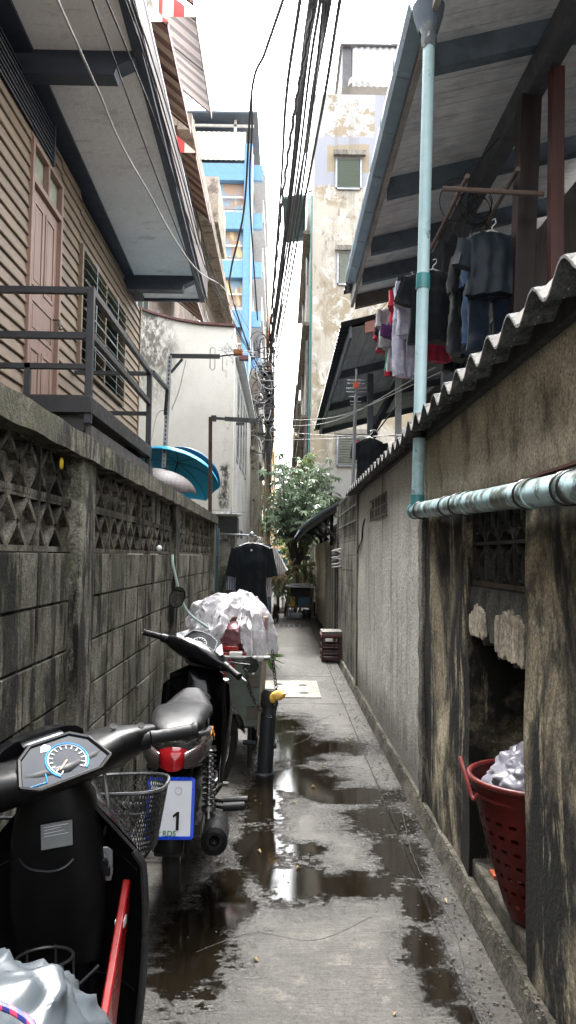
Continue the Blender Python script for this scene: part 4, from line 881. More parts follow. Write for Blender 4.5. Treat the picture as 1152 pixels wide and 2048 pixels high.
# ============================================================ LAUNDRY
from mathutils import noise as _mq
mnz = _mq.noise
def garment(kind, name, label, cat, loc, yaw, w_, h, mat, group=None, seed=0, sleeve=.22, sl_ang=.35, emblem=None, flare=1.0, hang=True):
    """loc = top of the hanger hook; the cloth hangs below it, its width along (cos yaw, sin yaw)"""
    rr = random.Random(seed); ph = rr.uniform(0, 6); loc = V(loc); ex = V((math.cos(yaw), math.sin(yaw), 0)); ey = V((-math.sin(yaw), math.cos(yaw), 0)); ez = V((0, 0, 1))
    pt_ = lambda x, y, z: loc + ex * x + ey * y + ez * z
    m = MB(); top = -.09 if hang else 0
    def body(xc, hw, z0, z1, shoulder, dp=.05, fl=flare, n=44, k=5):
        rings = []; N = 26
        for i in range(N + 1):
            v = i / N
            if shoulder and v < .12: a = hw * (.30 + .70 * (v / .12) ** .8); z = z0 - .055 * (v / .12)
            else: a = hw * (1 - .10 * math.sin(PI * min(1, v * 1.1)) + (fl - 1) * v); z = z0 - .055 - (h_ - .055) * (v - .12) / .88 if shoulder else z0 - h_ * v
            b = .012 + dp * min(1, v * 3) if shoulder else .02 + dp * min(1, .4 + v)
            rg = []
            for q in range(n):
                t = 2 * PI * q / n; f = 1 + .0 * v
                x = a * math.cos(t); y = b * math.sin(t) + .011 * (v ** .6) * math.sin(k * math.cos(t) * 2.2 + ph + v * 2.3) + .003 * math.sin(11 * math.cos(t) + ph * 2)
                zz = z + (.012 * math.sin(3 * math.cos(t) + ph) if v > .95 else 0)
                rg.append(pt_(xc + x, y, zz))
            rings.append(rg)
        m.loft(rings, cap=True)
    h_ = h
    if kind == 'shirt':
        body(0, w_ / 2, top, top - h, True)
        for s_ in (-1, 1):
            a = pt_(s_ * w_ * .42, 0, top - .075); b = pt_(s_ * (w_ * .5 + sleeve * math.sin(sl_ang)), .01 * s_, top - .09 - sleeve * math.cos(sl_ang) * 1.15)
            d = (b - a).normalized(); sx = ex * s_; rg = []
            for i in range(7):
                v = i / 6; c = a.lerp(b, v); nrm = d.cross(ey).normalized()
                rg.append([c + nrm * math.cos(t) * (.085 - .01 * v) + ey * math.sin(t) * (.022 + .016 * v) + ey * .006 * math.sin(7 * t + ph) for t in (2 * PI * q / 18 for q in range(18))])
            m.loft(rg)
    elif kind == 'trousers':
        h_ = h * .36; body(0, w_ / 2, top, 0, False, .05)
        for s_ in (-1, 1):
            h_ = h * .66; body(s_ * w_ * .26, w_ * .25, top - h * .34, 0, False, .035, 1.0, 20, 3)
    else:
        h_ = h; body(0, w_ / 2, top, 0, False, .02, flare)
    for i_, p_ in enumerate(m.v):
        k_ = min(1, max(0, (loc.z - p_.z - .1) * 6)); q_ = V((p_.x * 1.0, p_.y, p_.z * .65))
        m.v[i_] = p_ + ey * k_ * (.022 * mnz(q_ * 11) + .012 * mnz(q_ * 26) + .005 * mnz(q_ * 60)) + ex * k_ * .012 * mnz(q_ * 9 + V((4, 2, 1)))
    o = m.build(name, mat, None, smooth=70); tag(o, label, cat, group)
    if hang:
        hm = MB().tube([pt_(0, 0, 0), pt_(.025, 0, .012), pt_(.03, 0, -.02), pt_(.0, 0, -.05), pt_(0, 0, -.075)], .004, 6)
        hm.tube([pt_(-w_ * .36, 0, -.125), pt_(0, 0, -.075), pt_(w_ * .36, 0, -.125)], .006, 6)
        hm.build('hanger', M_LIGHT, o)
    if emblem:
        x, z = emblem; f = .034
        MB().prism([(-.012, .014), (.012, .014), (.014, 0), (0, -.016), (-.014, 0)], pt_(x, -.086, z), ex, ez, -ey * .003).build('emblem', flat('white print', (.55, .57, .6), .6), o)
    return o
C_BLK = cloth('black cotton', (.006, .009, .011)); C_NVY = cloth('navy cloth', (.003, .008, .018)); C_WHT = cloth('white cotton', (.5, .5, .55)); C_LAV = cloth('pale lavender', (.42, .42, .52))
C_RED = cloth('red cotton', (.45, .02, .045)); C_GRY = cloth('grey marl', (.30, .31, .33)); C_PUR = cloth('purple cotton', (.07, .02, .10)); C_GRN = cloth('green cotton', (.05, .38, .26)); C_DEN = cloth('denim', (.025, .06, .13)); C_MAR = cloth('maroon cloth', (.28, .02, .05)); C_CHK = cloth('white blue check', (.55, .56, .62), stripe=(34, (.12, .12, .2)))
G1 = 'washing hung under the right eave'
# near pole (x ~1.16, z ~3.5..3.9) and inner pole, yaw 0 = faces the viewer
def hang(px, py, Y): return at(px, py, Y=Y)
garment('shirt', 'jacket', 'glossy navy hooded top hanging from the inner pole beside the dark post', 'jacket', hang(984, 440, 5.35), .1, .40, .46, NT('navy nylon').set(Base_Color=(.003, .010, .019), Roughness=.7), G1, 1, .16, .15)
garment('trousers', 'trousers', 'navy trousers with side stripe below the glossy navy hooded top', 'trousers', hang(984, 540, 5.42), .1, .37, .60, C_NVY, G1, 2, hang=False)
garment('trousers', 'trousers', 'narrow dark navy trousers seen edge-on left of the glossy hooded top', 'trousers', hang(915, 505, 5.9), 1.2, .36, .74, C_BLK, G1, 3)
garment('trousers', 'shorts', 'blue tracksuit trousers hanging edge-on behind the navy trousers', 'trousers', hang(938, 498, 5.8), 1.3, .34, .70, C_DEN, G1, 33)
garment('shirt', 'shirt', 'large black t-shirt hanging directly behind the rain pipe', 'shirt', hang(866, 520, 6.1), 0.05, .42, .60, C_BLK, G1, 4, .18, .2)
garment('sheet', 'towel', 'maroon and grey towel showing below the large black t-shirt', 'towel', hang(872, 655, 6.5), 0, .26, .30, C_MAR, G1, 5, hang=False)
garment('trousers', 'trousers', 'dark trousers with white lining hanging right of the maroon towel', 'trousers', hang(908, 650, 6.6), .2, .2, .42, C_BLK, G1, 6, hang=False)
garment('sheet', 'cloth', 'white cloth folded behind the dark trousers beside the middle post', 'cloth', hang(910, 560, 6.9), .5, .16, .62, C_LAV, G1, 7, hang=False)
garment('trousers', 'trousers', 'pale lavender trousers hanging left of the rain pipe', 'trousers', hang(812, 560, 6.7), .35, .26, .78, C_LAV, G1, 8)
garment('shirt', 'shirt', 'pale lavender shirt above the matching trousers left of the rain pipe', 'shirt', hang(822, 545, 6.5), .9, .40, .5, C_LAV, G1, 9, .16, .1)
garment('shirt', 'shirt', 'red t-shirt sleeve showing above the row of pale clothes', 'shirt', hang(800, 563, 7.0), 1.0, .34, .34, C_RED, G1, 10, .12, .1)
garment('shirt', 'shirt', 'small purple top in front of the grey shirt', 'shirt', hang(790, 622, 7.1), .5, .18, .18, C_PUR, G1, 11, .08, .1)
garment('shirt', 'shirt', 'grey marl shirt in the middle of the washing left of the pipe', 'shirt', hang(783, 600, 7.5), .8, .34, .42, C_GRY, G1, 12, .14, .1)
garment('sheet', 'towel', 'white towel with grey edge hanging below the grey marl shirt', 'towel', hang(793, 660, 7.5), .6, .26, .42, C_WHT, G1, 13, hang=False)
garment('shirt', 'shirt', 'dark navy shirt hanging between the red and the grey shirts', 'shirt', hang(776, 615, 7.9), .9, .34, .36, C_BLK, G1, 14, .14, .1)
garment('shirt', 'shirt', 'bright red shirt hung farthest left in the washing', 'shirt', hang(770, 628, 8.3), 1.0, .34, .34, C_RED, G1, 15, .14, .1)
garment('sheet', 'towel', 'green towel hanging low between red and white towels', 'towel', hang(781, 688, 7.8), .2, .12, .26, C_GRN, G1, 16, hang=False)
garment('sheet', 'towel', 'red and white sheet hanging lowest beneath the pale clothes', 'towel', hang(797, 690, 8.0), .0, .30, .34, C_RED, G1, 17, hang=False)
garment('sheet', 'towel', 'white sheet edged in pink in front of the lowest red sheet', 'towel', hang(806, 700, 7.7), .0, .22, .24, C_WHT, G1, 18, hang=False)
garment('shirt', 'shirt', 'black shirt hung behind the far corrugated eave near the antenna mast', 'shirt', hang(740, 862, 9.6), 0, .34, .55, C_BLK, None, 19, .16, .1)
garment('sheet', 'cloth', 'narrow red cloth hanging beside the antenna mast', 'cloth', hang(717, 880, 9.8), 0, .06, .25, C_RED, None, 20, hang=False)
tag(MB().ell(at(748, 868, Y=9.7), .05, .05, .06).tube([at(752, 866, Y=9.7), at(790, 815, Y=9.7)], .01, 6).build('black_cap', C_BLK), 'black rounded cap hung on a stick above the far corrugated eave', 'cap')
tag(MB().beam(at(752, 630, Y=8.6), at(790, 628, Y=8.2), .03, .03).tube([at(754, 627, Y=8.6), at(792, 585, Y=8.2)], .004, 5).build('pole_end', M_BLUD), 'dark stub of a clothes pole with wire stay left of the washing', 'pole')
# alley rack on the gate post
G2 = 'clothes hung across the alley on the pole'
tag(MB().tube([at(438, 1067, Y=10.25), at(512, 1072, Y=10.0)], .012, 8).ell(at(504, 1069, Y=10.0), .035, .035, .035).build('clothes_rod', M_GALV), 'pale metal rod with round end sticking out from the gate post', 'rod')
q = at(504, 1073, Y=10.0)
garment('shirt', 'shirt', 'big black t-shirt with tiny white emblem hanging over the alley', 'shirt', q, 0.05, .45, .95, C_BLK, G2, 31, .30, .16, emblem=(-.005, -.18))
garment('shirt', 'shirt', 'blue and white checked shirt showing left behind the black t-shirt', 'shirt', q + V((-.06, .25, .0)), 0.1, .36, .78, C_CHK, G2, 32, .46, .06)
garment('shirt', 'shirt', 'grey striped shirt whose sleeve shows right of the black t-shirt', 'shirt', q + V((.05, .45, .0)), -.1, .42, .70, cloth('grey stripe', (.5, .48, .46), stripe=(40, (.25, .23, .22))), G2, 34, .30, .55)
garment('trousers', 'jeans', 'blue jeans hanging lowest behind the black t-shirt', 'jeans', q + V((.06, .75, .0)), .2, .36, 1.0, C_DEN, G2, 35)
garment('trousers', 'trousers', 'dark patterned trousers at the back of the alley clothes', 'trousers', q + V((.08, 1.0, .0)), .1, .34, 1.08, C_BLK, G2, 36)

# ============================================================ UMBRELLAS
def umbrella(name, label, apex, ax, Rr, hgt, matp, n=8, pole=1.0, grp='open umbrellas behind the wall'):
    apex = V(apex); ax = V(ax).normalized(); e = ax.orthogonal().normalized(); f = ax.cross(e); o = thing(name, label, 'umbrella', tuple(apex - ax * pole), grp)
    def cf(u, v):
        t = 2 * PI * u; seg = (u * n) % 1; sag = 1 - .07 * v * math.sin(PI * seg); a = v * R(80)
        r = Rr * math.sin(a) / math.sin(R(80)) * sag; z = -hgt * (1 - math.cos(a)) / (1 - math.cos(R(80)))
        z += .03 * v * v * math.sin(PI * seg)
        return apex + e * r * math.cos(t) + f * r * math.sin(t) + ax * z
    MB().grid(cf, n * 6, 8, tuple(-ax * .004)).build('canopy', matp, o, smooth=40)
    for k in range(n):
        MB().tube([cf(k / n, v) - ax * .008 for v in (.02, .3, .6, .85, 1.0)], .003, 5).build('rib', M_DKST, o)
    MB().tube([apex + ax * .05, apex - ax * pole], .008, 8).build('shaft', M_STL, o)
    MB().tube([apex - ax * pole, apex - ax * (pole + .05), apex - ax * (pole + .06) + e * .03, apex - ax * (pole + .02) + e * .05], .012, 8).build('handle', M_BLK, o)
    return o
M_UB = NT('blue nylon').set(Base_Color=(.04, .42, .66), Roughness=.4); M_UBD = NT('deep blue nylon').set(Base_Color=(.006, .11, .22), Roughness=.4)
for m_ in (M_UB, M_UBD): m_.node_tree.nodes['Principled BSDF'].inputs['Transmission Weight'].default_value = 0
tk = NT('pink check nylon'); lines = tk.math('MAXIMUM', tk.ramp(tk.math('FRACT', tk.math('MULTIPLY', tk.xyz(0), 22)), .84, .9), tk.ramp(tk.math('FRACT', tk.math('MULTIPLY', tk.xyz(2), 26)), .82, .9))
tk.set(Base_Color=tk.mix(lines, (.075, .06, .06), (.04, .026, .028)), Roughness=.55)
umbrella('umbrella', 'bright blue open umbrella behind the wall under the deck corner', at(356, 924, Y=9.7), (.22, .50, 1), .60, .22, M_UB)
umbrella('umbrella', 'deeper blue umbrella tilted behind the bright blue one beside the iron pole', at(392, 930, Y=10.5), (.45, .75, .9), .45, .16, M_UBD)
umbrella('umbrella', 'pinkish grey checked open umbrella in front of the blue umbrellas', at(334, 940, Y=8.7), (.26, -.12, 1), .40, .19, tk.m)

# ============================================================ ANTENNA MASTS AND IRON POLES
def angle_post(p, q_, mat, mb): mb.beam(p, q_, .035, .035); return mb
am = thing('antenna_mast', 'galvanised slotted angle mast with horizontal arm carrying orange aerials over the white wall', 'mast', (-1.25, 9.2, 1.9))
a0, a1 = at(328, 935, Y=9.3), at(340, 712, Y=9.3); a2 = at(440, 713, Y=9.3)
MB().beam(a0, a1, .05, .05).build('mast', M_GALV, am); sl_ = MB()
for k in range(26): c = a0.lerp(a1, (k + .5) / 26); sl_.box(c.x - .008, c.x + .008, c.y - .028, c.y - .0255, c.z - .016, c.z + .016)
sl_.build('slot_row', M_DKST, am)
MB().beam(a1, a2, .035, .05).beam(at(342, 745, Y=9.3), at(365, 718, Y=9.3), .02, .03).build('arm', M_DKST, am)
b0 = at(440, 712, Y=9.3); b1 = at(482, 706, Y=9.3)
MB().tube([b0, b1], .012, 6).build('boom', M_DKST, am)
el = MB()
for f, l in ((.05, .0), (.35, .1), (.7, .13), (1.0, .16)): c = b0.lerp(b1, f); el.tube([c + V((-.05, -l * 2.2, .01)), c + V((.05, l * 2.2, .01))], .006, 5)
for px in (425, 445):
    c = at(px, 720, Y=9.3); r_ = .035
    el.tube([c + V((x, 0, z)) for x, z in ((-.03, .14), (0, .16), (.03, .14), (.03, -.1), (0, -.13), (-.03, -.1))], .006, 5, True) if px == 425 else el.tube([c + V((0, 0, .06)), c + V((0, 0, -.13))], .005, 5)
for dz in (.03, -.03, .07): el.tube([b1 + V((-.28, .0, dz)), b1 + V((.18, .1, dz * .6))], .005, 5)
el.build('element', M_GALV, am)
MB().box(b1.x - .09, b1.x + .02, b1.y - .05, b1.y + .05, b1.z - .02, b1.z + .035).build('junction_box', flat('orange brown plastic', (.36, .12, .03), .6), am)
MB().box(b1.x - .02, b1.x + .09, b1.y - .05, b1.y + .05, b1.z - .09, b1.z - .04).build('junction_box', flat('dull red plastic', (.22, .08, .08), .6), am)
MB().tube(spline([at(372, 720, Y=9.3), at(358, 780, Y=9.3), at(343, 820, Y=9.3)]), .006, 5).tube(spline([at(333, 820, Y=9.3), at(315, 828, Y=9.2), at(303, 880, Y=9.0)]), .006, 5).build('lead', M_WIREW, am)
sa = thing('perforated_arm', 'dark perforated steel angle running from the railing corner to the mast', 'bracket', tuple(at(305, 745, Y=8.1)))
MB().beam(at(304, 743, Y=8.0), at(334, 778, Y=9.2), .05, .03).beam(at(334, 778, Y=9.2), at(330, 830, Y=9.25), .03, .03).build('angle_bar', M_DKST, sa); am2 = None
ip = thing('iron_pole', 'thin rusty iron pole with a horizontal arm pointing across the alley', 'pole', (-.85, 9.0, 1.9))
i0, i1, i2 = at(420, 1040, Y=9.05), at(421, 836, Y=9.05), at(516, 842, Y=9.05)
MB().beam(i0, i1 + V((0, 0, .01)), .042, .042).build('pole', M_RUST, ip)
MB().beam(i1, i1.lerp(i2, .30), .03, .03).beam(i1.lerp(i2, .30), i2, .035, .05).box(i1.x + .01, i1.x + .07, 9.03, 9.07, i1.z - .04, i1.z + .03).build('arm', M_DKST, ip)
MB().box(i2.x - .26, i2.x - .16, 9.02, 9.08, i2.z - .05, i2.z - .0255).build('clamp', M_DKST, ip)
# roof aerial on the right
ra = thing('roof_antenna', 'slim roof aerial with red box and short crossbars above the far corrugated eave', 'antenna', tuple(at(705, 985, Y=9.4)))
r0_, r1_ = at(705, 990, Y=9.4), at(713, 738, Y=9.4)
MB().tube([r0_, r0_.lerp(r1_, .80)], .021, 8).tube([r0_.lerp(r1_, .80), r1_], .011, 8).build('mast', M_GALV, ra); el = MB()
for f, l, tl in ((.985, .0, 0), (.93, .11, -.03), (.905, .11, -.03), (.86, .12, -.02), (.83, .12, -.02), (.78, .08, .0), (.74, .07, .0), (.71, .06, .01)):
    c = r0_.lerp(r1_, f); el.tube([c - V((l, 0, -tl)), c + V((l, 0, tl))], .006, 5)
el.build('element', M_GALV, ra); c = r0_.lerp(r1_, .865)
MB().box(c.x - .032, c.x + .032, c.y - .04, c.y + .02, c.z - .03, c.z + .035).build('junction_box', flat('red orange plastic', (.6, .08, .04), .5), ra)
G3 = 'thin wires strung over the low roofs'
for (a, b, c, lab) in (((540, 862, 19), (650, 868, 13), (840, 872, 8), 'thin pale wire level across the alley just above the tree'), ((545, 852, 19), (660, 842, 13), (870, 735, 7.4), 'upper of the pale wires rising to the washing'), ((550, 840, 19), (670, 832, 13), (880, 745, 7.4), 'lower of the pale wires rising to the washing'), ((530, 880, 19), (640, 876, 13), (830, 868, 8), 'dark level wire just below the pale level wire')):
    tag(MB().tube(spline([at(a[0], a[1], Y=a[2]), at(b[0], b[1] + 2, Y=b[2]), at(c[0], c[1], Y=c[2])], 12), .006, 5).build('wire', M_WIREW if 'pale' in lab else M_WIRE), lab, 'wire', G3)

# ============================================================ UTILITY POLE AND CABLES
up_ = thing('utility_pole', 'square tapering concrete utility pole wrapped with cables beside the white building', 'pole', (-.76, 20, 0))
pb0, pt0 = V((-.72, 20, 0)), at(508, 740, Y=20)
a = V((1, 0, 0)); b = V((0, 1, 0))
pm = MB(); pm.loft([ring(pb0.lerp(pt0, f), a, b, .155 - .025 * f, .13 - .02 * f, 16, 7) for f in (0, .25, .5, .75, .97)] + [ring(pt0, a, b, .08, .08, 16, 5)])
pm.build('shaft', plaster('pole concrete', (.33, .30, .25), (.24, .22, .185), dirt=(.05, .045, .035), amt=.7, st=(10, 10, .8), seed=30), up_)
hm = MB()
for f in (.2, .33, .46, .59, .72, .86): c = pb0.lerp(pt0, f); hm.cyl(c + V((0, -.175, 0)), c + V((0, -.12, 0)), .025, n=10)
hm.build('bolt_hole', M_DARK, up_)
br = MB()
for pyy in (795, 812, 835, 868): c = at(520, pyy, Y=19.8); br.box(c.x - .12, c.x + .30, 19.74, 19.80, c.z - .03, c.z + .03).cyl(c + V((.25, 0, -.1)), c + V((.25, 0, .1)), .045, n=8)
br.build('bracket', M_DKST, up_)
up2 = thing('utility_pole', 'thinner second concrete pole standing behind the first beside the tree', 'pole', (-.6, 26, 0))
MB().loft([ring((-.56, 26, 0), a, b, .15, .13, 12, 6), ring((-.50, 26, 5.8), a, b, .11, .10, 12, 6)]).build('shaft', plaster('tan pole', (.38, .33, .24), (.3, .26, .2), amt=.5, seed=31), up2)
G4 = 'overhead cables running down the alley'
E0 = (540, 700)                                  # where they gather at the pole
def cable(pts, r_, mat, label, grp=G4, n=10, extend=True):
    P = [at(x, y, Y=Y) for x, y, Y in pts]
    if extend: P = [P[0] + (P[0] - P[1]) * 1.6] + P
    return tag(MB().tube(spline(P, n), max(r_ * 1.15, .0125) * 1.35, 6).build('cable', mat, smooth=60), label, 'cable', grp)
cab = [((600, 0), (572, 200), (560, 400), (537, 690), .012), ((622, 0), (606, 120), (580, 380), (541, 690), .017), ((632, 0), (612, 130), (583, 390), (543, 700), .015), ((641, 0), (618, 150), (588, 400), (545, 690), .010),
       ((655, 0), (624, 190), (592, 420), (548, 690), .010), ((661, 0), (630, 180), (596, 430), (550, 700), .010), ((680, 0), (646, 210), (604, 430), (552, 720), .012), ((627, 0), (600, 160), (578, 400), (540, 720), .010), ((648, 0), (622, 230), (586, 440), (546, 730), .009)]
labs = ['wavy thin cable hanging farthest left in the overhead row', 'thickest twisted black cable of the overhead bundle', 'second thick black cable twisted around the thickest one', 'thin cable directly right of the thick bundle at the photo top', 'straight thin cable left of its close twin on the right side', 'straight thin cable right of its close twin on the right side', 'single cable farthest right in the overhead row', 'thin cable hidden along the left of the thick bundle', 'thin cable crossing between bundle and twin cables']
for (a, b, c, d, r_), lab in zip(cab, labs):
    cable([(a[0], a[1], 6.8), (b[0], b[1], 9.0), (c[0], c[1], 12.5), (d[0], d[1], 19.7)], r_, M_WIRE, lab)
bu = MB()
for k in range(60):
    f = k / 60; y = f; p = at(627 - 86 * f - 14 * math.sin(f * PI) + 1.5 * math.sin(k * 1.9), 20 + 670 * f, Y=6.9 + 12.8 * f ** 1.6); 
    q_ = at(627 - 86 * (f + .02) - 14 * math.sin((f + .02) * PI) + 1.5 * math.sin(k * 1.9 + 1.6), 20 + 670 * (f + .02), Y=6.9 + 12.8 * (f + .02) ** 1.6); bu.tube([p, q_], .02, 6)
tag(bu.build('cable_lashing', M_WIRE), 'spiral lashing wound along the thick overhead cable bundle', 'cable')
cable([(566, 0, 8), (530, 105, 9.5), (503, 188, 11), (488, 420, 14), (462, 540, 16), (463, 590, 18), (505, 720, 19.6)], .012, M_WIRE, 'lone cable that kinks downward in front of the blue apartments', n=8)
cable([(503, 186, 11), (504, 260, 12.5), (500, 400, 14.5), (515, 640, 19)], .010, M_WIRE, 'thin branch cable dropping straight from the kink', extend=False)
tag(MB().tube(spline([at(490, 0, Y=8), at(495, 60, Y=9), at(501, 138, Y=10)]), .008, 5).build('cable', M_WIRE), 'short loose cable end dangling against the sky', 'cable', G4)
def soffit_wire(pts, zs, tail, r_, mat, label):
    P = [at(x, y, Z=z) for (x, y), z in zip(pts, zs)] + [at(x, y, Y=Y) for x, y, Y in tail]; P = [P[0] + (P[0] - P[1]) * 1.5] + P
    tag(MB().tube(spline(P, 6), r_, 6).build('cable', mat, smooth=60), label, 'cable', G4)
soffit_wire([(115, 0), (155, 90), (200, 190), (240, 285), (300, 390), (350, 480), (400, 545)], [4.7, 4.75, 4.75, 4.7, 4.8, 4.8, 4.9], [(458, 590, 14), (520, 700, 19.6)], .008, M_WIREW, 'pale grey wire drooping diagonally under the left soffit')
soffit_wire([(184, 0), (225, 110), (290, 290), (350, 450), (404, 585)], [4.85, 4.9, 4.95, 4.95, 4.9], [(455, 690, 15), (495, 790, 19.5)], .007, M_WIRE, 'thin dark wire under the left soffit next to the pale one')
soffit_wire([(213, 0), (250, 90), (310, 240), (370, 420)], [4.9, 4.95, 4.95, 4.95], [(425, 560, 13), (510, 730, 19.6)], .007, M_WIRE, 'thin dark wire crossing the left soffit near its outer edge')
for i, (dx, lab) in enumerate(((0, 'first of three dark wires running along the left fascia'), (6, 'middle of three dark wires running along the left fascia'), (14, 'outermost of three dark wires running along the left fascia'))):
    P = [at(x + dx, y, X=-1.06 + .03 * i) for x, y in ((250, 0), (288, 110), (330, 250), (372, 400), (405, 520))] + [at(440 + dx, 600, Y=14), at(470 + dx, 660, Y=17), at(530, 750 + i * 8, Y=19.7)]
    P = [P[0] + (P[0] - P[1]) * 2] + P
    tag(MB().tube(spline(P, 6), .007, 6).build('cable', M_WIRE, smooth=60), lab, 'cable', G4)
rr = random.Random(11); cl = MB(); cd = MB()
for k in range(44):
    c = at(rr.gauss(533, 9), rr.uniform(690, 900), Y=19.4 + rr.uniform(-.2, .3)); rx = rr.uniform(.08, .42); rz = rr.uniform(.1, .5); ph = rr.uniform(0, 6)
    (cd if k % 3 else cl).tube([c + V((math.cos(t) * rx - .1, math.sin(t * 1.0 + ph) * .2, math.sin(t) * rz)) for t in (ph + (1.5 + (k % 4) * .4) * PI * i / 20 for i in range(21))], .011 if k % 3 else .009, 4)
for k in range(26): 
    x = rr.gauss(537, 5); cd.tube([at(x, 690 + rr.uniform(-60, 60), Y=19.5), at(x + rr.uniform(-5, 5), 800, Y=19.5), at(x + rr.uniform(-6, 6), 870 + rr.uniform(-20, 120), Y=19.5)], .014, 4)
for k in range(4): x = 533 + k * 2.5; cd.tube([at(x, 850, Y=19.6), at(x + 1, 1000, Y=19.6), at(x - 1, 1090, Y=19.6)], .012, 4)
ct = thing('cable_tangle', 'dense tangle of black and grey cable loops on the utility pole', 'cables', tuple(at(535, 800, Y=19.5)))
cd.build('cable_loop', M_WIRE, ct, smooth=0); cl.build('pale_cable_loop', M_WIREW, ct, smooth=0)
cb = MB(); 
for k in range(24): c = at(rr.gauss(536, 6), rr.uniform(720, 860), Y=19.4); cb.box(c.x - .05, c.x + .05, c.y - .05, c.y + .05, c.z - .04, c.z + .04)
cb.build('splice_box', M_DKST, ct)
# ============================================================ TREE AND PLANTS AT THE END
def leafmat(name, c1, c2, rough=.45):
    t = NT(name); rn = t.n('ShaderNodeObjectInfo').outputs['Random']; f = t.ramp(t.noise(3.5, 3, .6), .35, .65)
    t.set(Base_Color=t.mix(f, c1, c2), Roughness=rough); return t.m
M_LF = leafmat('umbrella leaf', (.14, .21, .12), (.27, .34, .23), .30); M_LF2 = leafmat('yellow green leaf', (.16, .20, .04), (.08, .13, .03)); M_LF3 = leafmat('dark frond', (.06, .10, .04), (.12, .16, .07)); M_DRY = leafmat('dry frond', (.40, .32, .18), (.2, .15, .09))
M_BRK = plaster('bark', (.12, .10, .075), (.07, .06, .045), amt=.4, seed=40)
def leaf(m, p, d, n_, L, W_):
    d = d.normalized(); s_ = d.cross(n_).normalized(); u_ = s_.cross(d)
    m.add([p, p + d * L * .45 + s_ * W_ + u_ * .01, p + d * L - u_ * L * .18, p + d * L * .45 - s_ * W_ + u_ * .01, p + d * L * .45 - u_ * W_ * .35], [(0, 1, 4), (1, 2, 4), (2, 3, 4), (3, 0, 4)])
def rosette(m, p, L, rr, n=7, tilt=None):
    ax = V((rr.gauss(0, .35), rr.gauss(-.35, .35), 1)).normalized(); e = ax.orthogonal().normalized(); f = ax.cross(e); a0 = rr.uniform(0, 6)
    for k in range(n):
        a = a0 + 2 * PI * k / n; d = e * math.cos(a) + f * math.sin(a) - ax * rr.uniform(.15, .6); leaf(m, p, d, ax, L * rr.uniform(.8, 1.15), L * .20)
rr = random.Random(21)
tr_ = thing('umbrella_tree', 'bushy broad leaved tree with glossy leaf whorls at the end of the path', 'tree', (.38, 20.2, 0))
tk_ = MB(); lf_ = MB(); ends = []
for k in range(42):
    tgt = at(rr.uniform(545, 655), rr.uniform(940, 1060), Y=rr.uniform(18.2, 20.6))
    if k >= 37: tgt = at(rr.uniform(640, 676), rr.uniform(985, 1015), Y=16.8 + rr.random())
    if k in (3, 4): tgt = at(rr.uniform(550, 580), 925, Y=18)
    b0 = V((.38 + rr.uniform(-.1, .1), 20.2 + rr.uniform(-.1, .1), 1.25)); md = b0.lerp(tgt, .5) + V((rr.uniform(-.15, .15), rr.uniform(-.15, .15), .2))
    P = spline([b0, md, tgt], 6); tk_.tube(P, [.012 * (1 - i / len(P)) + .005 for i in range(len(P))], 5); ends.append(tgt)
    for q_ in range(20):
        i = min(len(P) - 1, int(rr.triangular(4, len(P), len(P)))); p = P[i] + V((rr.gauss(0, .17), rr.gauss(0, .2), rr.gauss(0, .15))); tk_.tube([P[i], p], .004, 3); rosette(lf_, p, rr.uniform(.11, .19), rr)
tk_.tube(spline([(.36, 20.3, -.05), (.42, 20.2, .6), (.38, 20.2, 1.35)]), [.04] * 17, 8).tube(spline([(.5, 20.1, -.05), (.46, 20.15, .7), (.40, 20.2, 1.4)]), [.028] * 17, 8)
tk_.build('trunk', M_BRK, tr_); lf_.build('crown', M_LF, tr_, smooth=0)
def shrub(name, label, cat, box, Y0_, Y1_, n, L, mat, seed, base):
    o = thing(name, label, cat, base); r_ = random.Random(seed); m = MB(); s_ = MB()
    for k in range(n):
        p = at(r_.uniform(box[0], box[2]), r_.uniform(box[1], box[3]), Y=r_.uniform(Y0_, Y1_)); rosette(m, p, L * r_.uniform(.7, 1.2), r_, 6)
        if k % 6 == 0: s_.tube(spline([base, V(base).lerp(p, .6) + V((0, 0, .1)), p], 4), .008, 4)
    m.build('crown', mat, o, smooth=0); s_.build('stem', M_BRK, o); return o
shrub('climbing_plant', 'yellow green climber on the left corner of the peeling building', 'plant', (603, 908, 626, 1000), 21, 21.8, 110, .16, M_LF2, 5, (.62, 21.5, 0))
def fronds(name, label, base, n, L, mat, seed, up=1.0, wdt=.03, tgt=None, droop=.9):
    r_ = random.Random(seed); base = V(base); o = thing(name, label, 'plant', tuple(base)); m = MB(); st_ = MB()
    for k in range(n):
        a = r_.uniform(0, 2 * PI); el_ = r_.uniform(.5, 1.4); l = L * r_.uniform(.6, 1.1); d = V((math.cos(a) * math.cos(el_), math.sin(a) * math.cos(el_), math.sin(el_) * up))
        P = [base + d * l * t + V((0, 0, -droop * l * t * t * math.cos(el_))) + V((0, 0, .25 * k / n)) for t in (0, .25, .5, .75, 1)]
        st_.tube(P, .006, 4)
        for i in range(10):
            t = .25 + .75 * i / 10; j = min(3, int(t * 4)); p = P[j].lerp(P[j + 1], t * 4 - j); tg_ = (P[j + 1] - P[j]).normalized(); sd_ = tg_.cross(V((0, 0, 1))).normalized()
            for s_ in (-1, 1): leaf(m, p, tg_ * .6 + sd_ * s_ - V((0, 0, .5)), V((0, 0, 1)), .24 * L, wdt * .4)
    m.build('frond', mat, o, smooth=0); st_.build('stem', M_BRK, o); return o
fronds('palm', 'dark arching palm at the left of the tree trunks', (-.10, 18.6, .5), 12, .9, M_LF3, 1)
fronds('palm', 'drying brown palm fronds drooping under the leafy tree', (.15, 18.6, .9), 12, .8, M_DRY, 2, droop=1.4)
